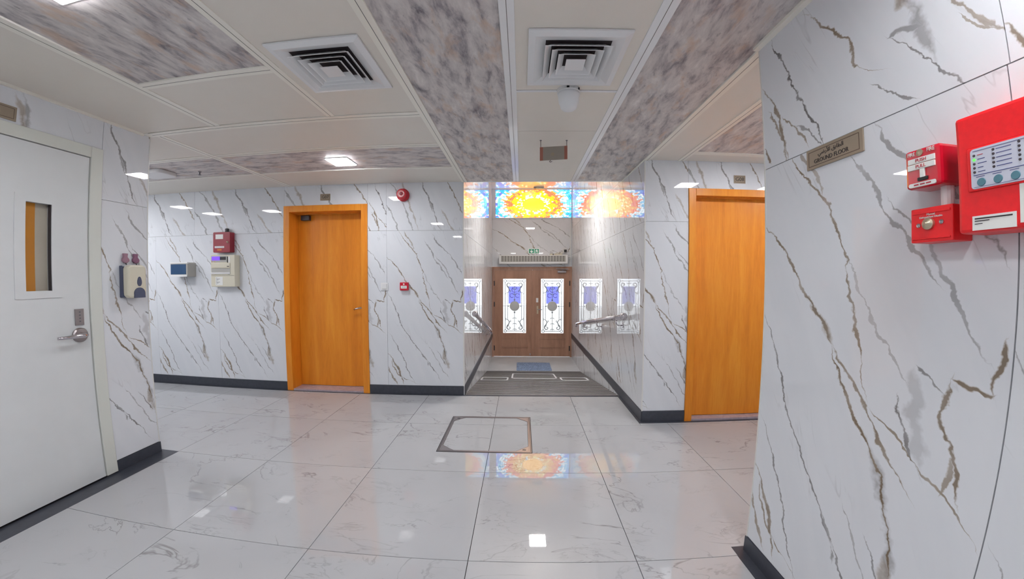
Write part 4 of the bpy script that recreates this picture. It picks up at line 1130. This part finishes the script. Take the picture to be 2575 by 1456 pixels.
fp = empty('fire_alarm_panel', (-3.97, YB, 1.385), 'cream fire alarm control panel with violet screen on the back wall', 'alarm panel')
F0 = YB - .095
MB().prism(rrect(-4.158, -3.783, 1.385, 1.808, .008), 'y', F0, YB).build('panel_body', 'cream_plastic', fp, bevel=.006)
bx('display_bezel', 'grey_plastic', fp, -4.146, -3.900, F0 - .003, F0 + .001, 1.715, 1.795)
bx('display_screen', 'screen_violet', fp, -4.138, -4.010, F0 - .0045, F0 - .002, 1.738, 1.788)
bx('display_dark', 'black_plastic', fp, -4.010, -3.915, F0 - .0045, F0 - .002, 1.742, 1.784)
bx('side_display', 'black_plastic', fp, -3.897, -3.884, F0 - .003, F0 + .001, 1.705, 1.787)
bx('side_card', 'paper_white', fp, -3.878, -3.852, F0 - .002, F0 + .001, 1.705, 1.787)
for k in range(2):
    for j in range(2): MB().lathe((-4.138 + k * .048, F0 - .003, 1.728 - j * .012), [(.005, 0), (.004, -.002)], 'y', 8).build('indicator', 'led_orange', fp)
bx('upper_tray', 'cream_plastic', fp, -4.150, -3.850, F0 - .008, F0, 1.635, 1.700, bevel=.003)
bx('tray_slot', 'grey_plastic', fp, -4.146, -3.852, F0 - .003, F0 + .001, 1.575, 1.630)
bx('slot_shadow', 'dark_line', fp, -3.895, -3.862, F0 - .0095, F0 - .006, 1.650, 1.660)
bx('tray_edge', 'white_plastic', fp, -4.150, -3.850, F0 - .010, F0, 1.555, 1.575, bevel=.002)
bx('lower_seam', 'dark_line', fp, -4.152, -3.79, F0 - .001, F0 + .001, 1.532, 1.535)
bx('small_badge', 'grey_plastic', fp, -3.885, -3.860, F0 - .002, F0 + .001, 1.545, 1.552)
cdp = bx('paper_card', 'paper_white', fp, -4.085, -3.972, F0 - .0015, F0 + .001, 1.405, 1.520)
for k in range(7): bx('printed_line', 'ink_black', fp, -4.072, -4.060 + (k % 3) * .022, F0 - .0025, F0 - .0012, 1.418 + k * .014, 1.422 + k * .014)

mb_ = empty('breaker_box', (-4.64, YB, 1.52), 'pale grey breaker box with blue window on the back wall', 'electrical box')
F1 = YB - .143
MB().prism(rrect(-4.779, -4.494, 1.522, 1.716, .012), 'y', F1, YB).build('box_body', 'grey_plastic', mb_, bevel=.006)
bx('box_lid', 'white_plastic', mb_, -4.783, -4.49, F1 - .006, F1 + .02, 1.700, 1.720, bevel=.003)
bx('tinted_window', 'window_blue', mb_, -4.772, -4.516, F1 - .004, F1 + .001, 1.555, 1.690)
bx('lid_lip', 'white_plastic', mb_, -4.779, -4.50, F1 - .004, F1 + .001, 1.522, 1.550, bevel=.002)

# ---------------------------------------------------------------- left wall devices
sd = empty('soap_dispenser', (XL, 2.45, 1.346), 'cream soap dispenser with dark blue window on the marble by the white door', 'dispenser')
bx('back_plate', 'smoke_grey', sd, XL, XL + .036, 2.339, 2.494, 1.352, 1.604, bevel=.006)
MB().prism(rrect(2.341, 2.497, 1.348, 1.608, .035, 5), 'x', XL + .034, XL + .092).build('cover', 'cream_plastic', sd, bevel=.014)
MB().prism([(2.434 + .019 * math.cos(2 * math.pi * k / 20), 1.470 + (.030 if math.sin(2 * math.pi * k / 20) < 0 else .042) * math.sin(2 * math.pi * k / 20) * (1 if math.sin(2 * math.pi * k / 20) < .6 else 1.1)) for k in range(20)], 'x', XL + .091, XL + .095).build('level_window', 'smoke_grey', sd)
MB().prism([(2.386, 1.348)] + [(2.432 + .046 * math.cos(math.radians(a)), 1.384 + .046 * math.sin(math.radians(a))) for a in range(190, -20, -15)] + [(2.478, 1.348)], 'x', XL + .090, XL + .100).build('push_button', 'smoke_grey', sd, bevel=.002)
for k, (yy, mt) in enumerate(((2.385, 'mauve_plastic'), (2.470, 'purple_plastic'))):
    hk = empty('wall_clip', (XL, yy, 1.622), '%s bottle-shaped clip above the soap dispenser' % ('pale mauve left' if k == 0 else 'darker purple right'), 'clip', 'clips above the soap dispenser')
    MB().prism([(yy - .020, 1.70), (yy + .018, 1.70), (yy + .014, 1.672), (yy + .028, 1.655), (yy + .030, 1.640), (yy + .010, 1.624), (yy - .012, 1.624), (yy - .028, 1.640), (yy - .026, 1.658), (yy - .016, 1.672)], 'x', XL, XL + .020).build('clip_body', mt, hk, bevel=.004)
    MB().tube([(XL + .010, yy, 1.626), (XL + .018, yy + .004, 1.612)], .004, 6).build('clip_stem', 'hinge_black', hk)

lp_ = empty('door_plaque', (XL, 1.48, 2.48), 'long taupe name plaque above the white door', 'sign')
bx('plate', 'taupe_plate', lp_, XL, XL + .006, 1.33, 1.634, 2.482, 2.572, bevel=.001)
m = MB()
for b in ((1.345, 1.62, 2.557, 2.560), (1.345, 1.62, 2.494, 2.497), (1.617, 1.62, 2.497, 2.557), (1.345, 1.348, 2.497, 2.557)): m.box(XL + .005, XL + .0066, b[0], b[1], b[2], b[3])
m.build('border_line', 'plate_brown', lp_)

# ---------------------------------------------------------------- right wall devices
gs = empty('floor_sign', (XR, 1.322, 1.965), 'taupe GROUND FLOOR sign with Arabic lettering on the right wall', 'sign')
bx('plate', 'taupe_plate', gs, XR - .006, XR, 1.182, 1.464, 1.964, 2.050, bevel=.001)
m = MB()
for b in ((1.198, 1.452, 2.036, 2.0385), (1.198, 1.452, 1.975, 1.9775), (1.198, 1.2005, 1.9775, 2.036), (1.4495, 1.452, 1.9775, 2.036)): m.box(XR - .0066, XR - .005, b[0], b[1], b[2], b[3])
m.build('border_line', 'plate_brown', gs)
text('english_lettering', 'GROUND FLOOR', 'ink_black', gs, (XR - .0066, 1.334, 1.992), .0245, FACE_W, xscale=.90)
ar = ''.join(chr(c) for c in (0xFE8D, 0xFEDF, 0xFEC4, 0xFE8E, 0xFE91, 0xFED6, 0x20, 0xFE8D, 0xFEF7, 0xFEAD, 0xFEBF, 0xFEF2))[::-1]
text('arabic_lettering', ar, 'ink_black', gs, (XR - .0066, 1.334, 2.022), .023, FACE_W)

ps = empty('fire_pull_station', (XR, .907, 1.755), 'red fire pull station with white PUSH and PULL bars', 'pull station')
PD = XR - .092
bx('housing', 'red_plastic', ps, PD, XR, .852, .958, 1.764, 1.880, bevel=.010)
bx('top_bar', 'paper_white', ps, PD - .003, PD + .002, .866, .946, 1.836, 1.852, bevel=.001)
bx('lower_bar', 'paper_white', ps, PD - .005, PD + .002, .866, .946, 1.818, 1.834, bevel=.001)
bx('pull_stem', 'paper_white', ps, PD - .005, PD + .002, .896, .910, 1.793, 1.818, bevel=.001)
bx('pull_recess', 'black_plastic', ps, PD - .004, PD + .002, .888, .918, 1.784, 1.794, bevel=.001)
MB().prism(rrect(.866, .946, 1.768, 1.780, .005), 'x', PD - .002, PD + .002).build('lower_label', 'paper_white', ps)
MB().lathe((PD, .910, 1.866), [(.010, 0), (.010, -.003), (.004, -.004)], 'x', 16).build('lock_disc', 'brass_lock', ps)
text('fire_lettering', 'FIRE', 'paper_white', ps, (PD - .0008, .936, 1.866), .016, FACE_W, xscale=.8)
text('fire_lettering', 'FIRE', 'paper_white', ps, (PD - .0008, .878, 1.868), .016, FACE_W, xscale=.8)
text('push_lettering', 'PUSH', 'ink_red', ps, (PD - .0036, .906, 1.844), .0135, FACE_W)
text('pull_lettering', 'PULL', 'ink_red', ps, (PD - .0056, .906, 1.826), .0135, FACE_W)
for k in range(3): bx('printed_line', 'ink_red', ps, PD - .0026, PD - .0018, .880 + k * .018, .894 + k * .018, 1.772, 1.776)

cn = empty('conduit', (XR, .885, 1.71), 'short white conduit joining the pull station and key box', 'conduit')
MB().tube([(XR - .035, .878, 1.705), (XR - .035, .878, 1.768)], .016, 12).build('conduit_pipe', 'white_plastic', cn)

kb = empty('key_switch_box', (XR, .905, 1.605), 'red key switch box below the fire pull station', 'switch box')
KD = XR - .075
bx('housing', 'red_steel', kb, KD, XR, .836, .957, 1.607, 1.707, bevel=.003)
bx('upper_ridge', 'red_steel', kb, KD - .003, KD, .842, .951, 1.690, 1.697, bevel=.001); bx('lower_ridge', 'red_steel', kb, KD - .003, KD, .842, .951, 1.616, 1.621, bevel=.001)
MB().lathe((KD, .902, 1.659), [(.0165, 0), (.0165, -.008), (.012, -.012), (.005, -.016), (.003, -.018)], 'x', 24).build('key_barrel', 'brass_lock', kb)
for yy in (.932, .866): MB().lathe((KD, yy, 1.657 + (.004 if yy < .9 else 0)), [(.0062, 0), (.0062, -.003), (.002, -.004)], 'x', 14).build('cover_screw', 'chrome', kb)
text('upper_lettering', 'Manual', 'paper_white', kb, (KD - .0008, .897, 1.6865), .0085, FACE_W)
text('lower_lettering', 'Extinguishant Disable', 'paper_white', kb, (KD - .0008, .897, 1.679), .0078, FACE_W, xscale=1.0)

fb = empty('fire_control_cabinet', (XR, .60, 1.618), 'large red fire extinguishing panel with indicator board on the right wall', 'alarm panel')
FD = XR - .10
bx('cabinet', 'red_steel', fb, FD, XR, .34, .806, 1.618, 1.922, bevel=.010)
bx('recess_rim', 'red_steel', fb, FD - .004, FD, .345, .776, 1.722, 1.833, bevel=.003)
MB().prism(rrect(.35, .766, 1.727, 1.828, .008), 'x', FD - .006, FD + .001).build('indicator_board', 'panel_face', fb)
LX = FD - .0066
for k in range(5):
    z = 1.811 - k * .0105
    MB().lathe((FD - .006, .757, z), [(.0034, 0), (.0026, -.0018)], 'x', 10).build('indicator', 'led_green' if k == 1 else 'led_off', fb)
    bx('printed_line', 'ink_red' if k == 0 else 'ink_blue', fb, LX, FD - .0055, .752 - .016 - .004 * (k % 3), .749, z - .0008, z + .0008)
    z2 = 1.815 - k * .0105
    MB().lathe((FD - .006, .712, z2), [(.0034, 0), (.0026, -.0018)], 'x', 10).build('indicator', 'led_off', fb)
    bx('printed_line', 'ink_blue', fb, LX, FD - .0055, .672, .706, z2 - .0008, z2 + .0008)
    MB().lathe((FD - .006, .655, z2 + .003), [(.0034, 0), (.0026, -.0018)], 'x', 10).build('indicator', 'led_off', fb)
bx('printed_rule', 'ink_blue', fb, LX, FD - .0055, .36, .760, 1.8215, 1.8225); bx('printed_rule', 'ink_blue', fb, LX, FD - .0055, .36, .760, 1.7605, 1.7620); bx('printed_rule', 'ink_blue', fb, LX, FD - .0055, .36, .760, 1.7305, 1.7312)
for k, yy in enumerate((.742, .704, .666, .628, .590)):
    MB().lathe((FD - .006, yy, 1.742), [(.0105, 0), (.0095, -.002)], 'x', 20).build('push_key', 'key_blue', fb)
    bx('printed_line', 'ink_blue', fb, LX, FD - .0055, yy - .008, yy + .012, 1.7555, 1.7568)
bx('title_card', 'paper_white', fb, FD - .0015, FD + .001, .670, .769, 1.624, 1.660)
for k, (ln, z, th) in enumerate(((.085, 1.653, .0016), (.034, 1.647, .001), (.018, 1.640, .0008))): bx('printed_line', 'ink_black', fb, FD - .0022, FD - .0012, .763 - ln, .763, z - th, z + th)
bx('side_card', 'paper_white', fb, FD - .0015, FD + .001, .45, .662, 1.632, 1.722)

# ---------------------------------------------------------------- entrance fittings
ac = empty('air_curtain', (.30, YE, 1.83), 'long white air curtain with slotted grille above the entrance doors', 'air curtain')
AY = YE - .21
bx('housing', 'white_plastic', ac, -.54, 1.135, AY, YE, 1.836, 2.048, bevel=.010)
bx('grille_plate', 'grey_plastic', ac, -.50, 1.075, AY - .004, AY, 1.888, 2.030)
sm = MB()
for r_ in range(4):
    for k in range(22):
        x = -.475 + k * .0705; z = 1.905 + r_ * .034
        sm.box(x, x + .040, AY - .0055, AY - .003, z, z + .014)
tag(sm.build('grille_slots', 'dark_line', ac), kind='stuff')
bx('air_outlet', 'white_plastic', ac, -.52, 1.115, AY - .006, AY + .01, 1.842, 1.880, bevel=.004)
MB().tube([(1.135, AY + .1, 2.0), (1.20, AY + .1, 2.0)], .012, 8).build('side_pipe', 'white_plastic', ac)
tr_ = empty('cable_duct', (1.225, YE, 1.80), 'thin white cable duct in the corner right of the air curtain', 'cable duct')
MB().box(1.205, 1.228, YE - .016, YE, 1.80, 2.96).build('duct_body', 'white_plastic', tr_)
es = empty('exit_sign', (.315, YE, 2.10), 'green running-man exit sign above the air curtain', 'exit sign')
bx('sign_case', 'sign_white', es, .178, .450, YE - .030, YE, 2.100, 2.222, bevel=.004)
bx('arrow_field', 'exit_green', es, .190, .322, YE - .0315, YE - .029, 2.110, 2.212); bx('man_field', 'exit_green', es, .332, .438, YE - .0315, YE - .029, 2.110, 2.212)
EYs = YE - .0325
MB().prism([(.248, 2.200), (.264, 2.200), (.264, 2.150), (.285, 2.168), (.297, 2.156), (.256, 2.118), (.215, 2.156), (.227, 2.168), (.248, 2.150)], 'y', EYs, EYs + .002).build('down_arrow', 'sign_white', es)
m = MB()
m.prism([(.386 + .009 * math.cos(2 * math.pi * k / 12), 2.197 + .009 * math.sin(2 * math.pi * k / 12)) for k in range(12)], 'y', EYs, EYs + .002)
for poly in ([(.374, 2.186), (.392, 2.184), (.396, 2.160), (.378, 2.154)], [(.392, 2.184), (.412, 2.168), (.422, 2.172), (.424, 2.164), (.410, 2.158), (.394, 2.172)], [(.376, 2.184), (.356, 2.178), (.350, 2.158), (.358, 2.156), (.364, 2.170), (.378, 2.172)], [(.384, 2.158), (.396, 2.160), (.412, 2.142), (.408, 2.116), (.399, 2.117), (.401, 2.138)], [(.378, 2.156), (.388, 2.156), (.374, 2.134), (.350, 2.128), (.348, 2.137), (.366, 2.142)]):
    m.prism(poly, 'y', EYs, EYs + .002)
m.build('running_figure', 'sign_white', es)
it = empty('door_camera', (1.08, YE, 2.11), 'small white camera unit with black lens above the air curtain', 'camera')
bx('camera_case', 'white_plastic', it, 1.022, 1.136, YE - .06, YE, 2.112, 2.232, bevel=.018)
bx('camera_lens', 'black_plastic', it, 1.055, 1.120, YE - .066, YE - .058, 2.128, 2.192, bevel=.010)
cb = empty('cable_bundle', (.85, YE, 2.05), 'pale cable adaptor lying on the air curtain', 'cables')
bx('adaptor', 'cream_plastic', cb, .70, .77, AY + .06, AY + .12, 2.049, 2.088, bevel=.006); bx('adaptor_cap', 'black_plastic', cb, .77, .79, AY + .065, AY + .115, 2.052, 2.085)
MB().tube([(.79, AY + .09, 2.07), (.84, AY + .10, 2.09), (.90, AY + .12, 2.11), (.97, AY + .14, 2.10), (1.03, AY + .16, 2.12)], .009, 6).build('cable_loop', 'cream_plastic', cb)
bx('cable_box', 'cream_plastic', cb, .83, 1.00, AY + .05, AY + .17, 2.049, 2.080, bevel=.006)
lt = empty('wall_label', (.13, YE, 2.13), 'tiny white label left of the exit sign', 'label')
bx('label_plate', 'paper_white', lt, .09, .145, YE - .004, YE, 2.132, 2.148)

def handrail(label, X, side, y0, z0, y1, z1, brs):
    e = empty('handrail', (X, (y0 + y1) / 2, 0), label, 'handrail', 'steel handrails along the ramp')
    wx = X + side * .075
    MB().tube([(X, y0, z0), (X, y1, z1), (X, y1 + .03, z1 - .012), (X, y1 + .045, z1 - .05), (X, y1 + .04, z1 - .08)], .030, 14).build('rail_tube', 'chrome', e, smooth=True)
    MB().tube([(X, y0 - .02, z0 - .003), (X, y0, z0), (X, y0 + .02, z0 - .005)], [.034, .044, .034], 18).build('end_knob', 'chrome', e, smooth=True)
    for t_ in brs:
        yy = y0 + (y1 - y0) * t_; zz = z0 + (z1 - z0) * t_
        b = MB().tube([(X, yy, zz - .028), (X, yy, zz - .075), (X + side * .02, yy, zz - .095), (wx, yy, zz - .095)], .007, 8).build('rail_bracket', 'chrome', e, smooth=True)
        MB().tube([(wx - side * .008, yy, zz - .095), (wx, yy, zz - .095)], .032, 16).build('bracket_rose', 'chrome', b)
        MB().tube([(X, yy - .012, zz + .002), (X, yy + .012, zz - .002)], .0325, 14).build('rail_joint', 'satin_steel', e)
    return e
handrail('polished steel handrail on the right wall of the ramp', PR - .078, 1, 4.05, 1.052, 7.40, .541, (.09, .42, .80))
handrail('polished steel handrail on the left wall of the ramp', PL + .068, -1, 4.96, .984, 7.58, .335, (.25, .62, .9))
